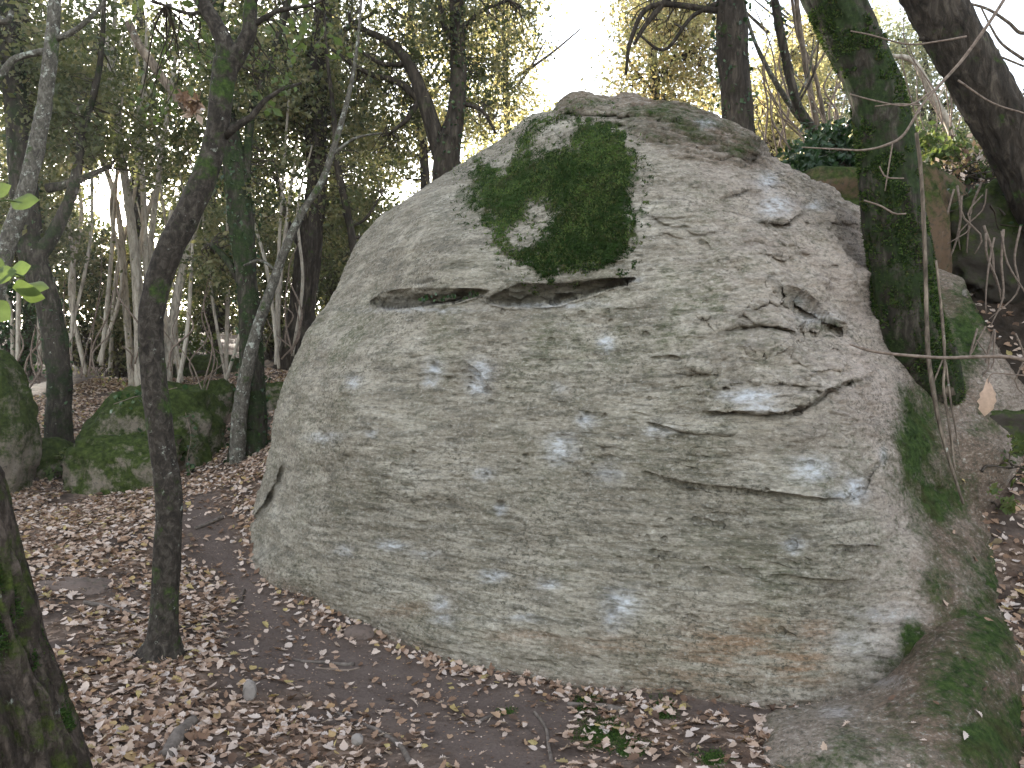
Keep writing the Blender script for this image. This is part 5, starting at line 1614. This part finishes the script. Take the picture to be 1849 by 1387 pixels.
# a few leaves caught on the boulder's foot and ramp
bvb = BVHTree.FromPolygons([Vector(c) for c in Bverts.tolist()], [p.vertices[:] for p in bme.polygons])
bl = boulder.location
for (x, y) in [(1690, 1272), (1776, 1242), (1742, 1190), (1650, 1308), (1668, 1340), (1572, 1352), (1490, 1350), (1740, 1330), (1785, 1120), (1760, 1010), (1720, 960), (1765, 1290), (1610, 1262), (1706, 1090), (1640, 1385), (1530, 1310), (1738, 870), (1780, 930)]:
    o_ = Vector((0, 0, CAMZ))
    d_ = (Vector(at(x, y, 1.0)) - o_).normalized()
    h1, h2 = bvh.ray_cast(o_, d_), bvb.ray_cast(o_, d_)
    hh = [h_ for h_ in (h1, h2) if h_[0] is not None]
    if not hh:
        continue
    h_ = min(hh, key=lambda q_: q_[3])
    nn_ = np.array(h_[1]) * (1 if h_[1].dot(d_) < 0 else -1) + rngL.normal(0, .25, 3)
    nn_ /= np.linalg.norm(nn_)
    a_ = np.cross(nn_, rngL.normal(0, 1, 3))
    a_ /= np.linalg.norm(a_)
    s_ = rngL.uniform(.022, .05)
    m3 = np.column_stack([a_, np.cross(nn_, a_), nn_]) * s_
    ps = np.array(h_[0]) + nn_ * .008 - np.array(bl)
    o = bpy.data.objects.new('leaf', pm[rngL.randint(0, len(pm))])
    o.matrix_local = Matrix(((*m3[0], ps[0]), (*m3[1], ps[1]), (*m3[2], ps[2]), (0, 0, 0, 1)))
    COL.objects.link(o)
    o.parent = boulder
rest = np.setdiff1d(np.arange(nL), indiv)
VV, FF, TT, off = [], [], [], 0
for kx, (V0, F0) in enumerate(PROTO):
    ii = rest[kind[rest] == kx]
    Vw = pos[ii][:, None, :] + sz[ii][:, None, None] * (V0[None, :, 0:1] * ax[ii][:, None] + V0[None, :, 1:2] * bx[ii][:, None] + V0[None, :, 2:3] * nrm[ii][:, None])
    n = len(V0)
    VV.append(Vw.reshape(-1, 3))
    FF.append((F0[None] + (np.arange(len(ii)) * n)[:, None, None]).reshape(-1, 3) + off)
    TT.append(np.repeat(tint[ii], n))
    off += len(ii) * n
o = part('leaf_litter', mesh_np('leaf_litter', np.vstack(VV), np.vstack(FF), M['litter'], True, {'tint': np.concatenate(TT)}), ground, None, 'stuff')
print('leaves', nL, len(indiv))

# crumbs of broken leaf and bark between the leaves
nc = 26000
xc, yc = rngL.uniform(-4.5, 3.2, nc), rngL.uniform(2.6, 8.5, nc)
zc = gz(np.column_stack([xc, yc]))
cx_, cy_, cd_ = project(np.column_stack([xc, yc, zc]))
kc = (cx_ > -60) & (cx_ < 1900) & (cy_ < 1460)
pc = np.column_stack([xc, yc, zc + .004])[kc]
Vc, Fc_ = leaf_arrays(pc, rngL, .017, 0, .28)
Vc = Vc.reshape(-1, 4, 3)
Vc[:, :, 2] = pc[:, 2:3] + (Vc[:, :, 2] - pc[:, 2:3]) * .35
part('crumbs', mesh_np('crumbs', Vc.reshape(-1, 3), Fc_, M['litter'], False, {'tint': np.repeat(rngL.beta(1.1, 1.9, len(pc)) * .9, 4)}), ground, None, 'stuff')

# moss and short grass on the ground
msel = np.where(gmoss > .35)[0]
if len(msel):
    v, f, t = shoots(gver, msel, 9000, .010, np.random.RandomState(3), (0, 0, 1.0))
    v = v + np.repeat(np.random.RandomState(4).uniform(-.03, .03, (9000, 3)) * np.array([1, 1, 0]), 3, axis=0)
    o = part('ground_moss', mesh_np('ground_moss', v, f, M['moss'], False, {'tint': t}), ground, None, 'stuff')

# hanging dead leaf, right
V0, F0 = oak_leaf(np.random.RandomState(5), 4)
root = thing('hanging_leaf', 'curled pinkish dead leaf hanging from a thin twig at the right edge', 'leaf', at(1785, 678, 3.2))
P, R = px_path([(1900, 682, 3), (1849, 678, 3), (1800, 674, 2.6), (1787, 680, 2.4), (1784, 695, 2)], 3.2, .01)
part('stem', tube_mesh('stem', P, R, M['twig'], 5), root)
c = at(1784, 690, 3.2)
L = 62 / F * 3.2
Vw = np.column_stack([c[0] - .018 * (V0[:, 0] + .45) * 3 * .3 + V0[:, 1] * L * .95, c[1] + V0[:, 2] * L * .9, c[2] - (V0[:, 0] + .45) * L])
part('blade', mesh_np('blade', Vw, F0, M['litter'], True, {'tint': np.full(len(Vw), .7)}), root)

# near green sprig at the left edge
def broad_leaf(c, ang, L, tilt, rng):
    t = np.linspace(0, 1, 8)
    w = np.sin(np.pi * t ** .8) * .42
    up = np.column_stack([t, w, .10 * np.sin(t * 9) * w + .15 * w])
    mid = np.column_stack([t, 0 * t, -.06 * np.sin(np.pi * t)])
    dn = np.column_stack([t, -w, .12 * np.cos(t * 8) * w + .15 * w])
    V = np.vstack([up, mid, dn]) * L
    f = []
    for i in range(7):
        f += [(i, 8 + i, 9 + i, i + 1), (8 + i, 16 + i, 17 + i, 9 + i)]
    ca, sa, ct, st = math.cos(ang), math.sin(ang), math.cos(tilt), math.sin(tilt)
    x, y, zz = V[:, 0], V[:, 1], V[:, 2]
    y2, z2 = y * ct - zz * st, y * st + zz * ct
    return np.column_stack([x * ca - y2 * sa, z2, x * sa + y2 * ca]) + c, np.array(f)


rng = np.random.RandomState(8)
root = thing('leafy_twig', 'bright green leafy twig close to the camera at the left edge', 'twig', at(-780, 2010, 1.7))
P, R = px_path([(-780, 2010, 16), (-600, 1400, 13), (-300, 800, 10), (-80, 565, 7), (-30, 530, 6), (0, 510, 5), (20, 495, 4), (45, 500, 3)], 1.7, .01)
part('stem', tube_mesh('stem', P, R, M['leaf_green'], 5), root)
P, R = px_path([(-300, 800, 8), (-190, 560, 6), (-60, 400, 5), (-20, 370, 4), (10, 362, 3), (40, 366, 3)], 1.7, .01)
part('stem', tube_mesh('stem', P, R, M['leaf_green'], 5), root)
for (x, y, a, Lp, tl) in [(18, 488, .2, 40, .3), (35, 515, -.1, 56, .9), (22, 520, -.3, 62, -.8), (-20, 500, .2, 52, .5), (18, 364, 0.05, 54, .6), (-16, 350, .4, 40, .3), (-25, 470, -.5, 40, .3), (-30, 545, -.6, 60, .5)]:
    V, f = broad_leaf(at(x, y, 1.7 + rng.uniform(-.05, .05)), a, Lp / F * 1.7, tl, rng)
    part('leaf', mesh_np('leaf', V, f, M['leaf_green'], True, {'tint': np.full(len(V), rng.uniform(.3, .95))}), root)

# ------------------------------------------------------------------ thin morning haze in the wood
hz = NT('haze_air')
pv = hz.n('VolumePrincipled')
pv.inputs['Color'].default_value = (0.92, 0.95, 1.0, 1)
pv.inputs['Density'].default_value = HAZE
pv.inputs['Anisotropy'].default_value = 0.5
hz.lk(pv.outputs[0], hz.out.inputs['Volume'])
hv = np.array([(x, y, z_) for x in (gver[:, 0].min() - 1, gver[:, 0].max() + 1) for y in (gver[:, 1].min() - 1, gver[:, 1].max() + 1) for z_ in (gver[:, 2].min() - 1.0, 26.0)], float)
hf = np.array([[0, 1, 3, 2], [4, 6, 7, 5], [0, 4, 5, 1], [2, 3, 7, 6], [0, 2, 6, 4], [1, 5, 7, 3]])
hzo = bpy.data.objects.new('haze', mesh_np('haze', hv, hf, hz.m, False))
COL.objects.link(hzo)
hzo['kind'] = 'stuff'
hzo['label'] = 'thin pale haze between the trees'
print('z range', gver.min(0), gver.max(0), max((o.matrix_world @ Vector(c_))[2] for o in SC.objects if o.type == 'MESH' for c_ in o.bound_box))
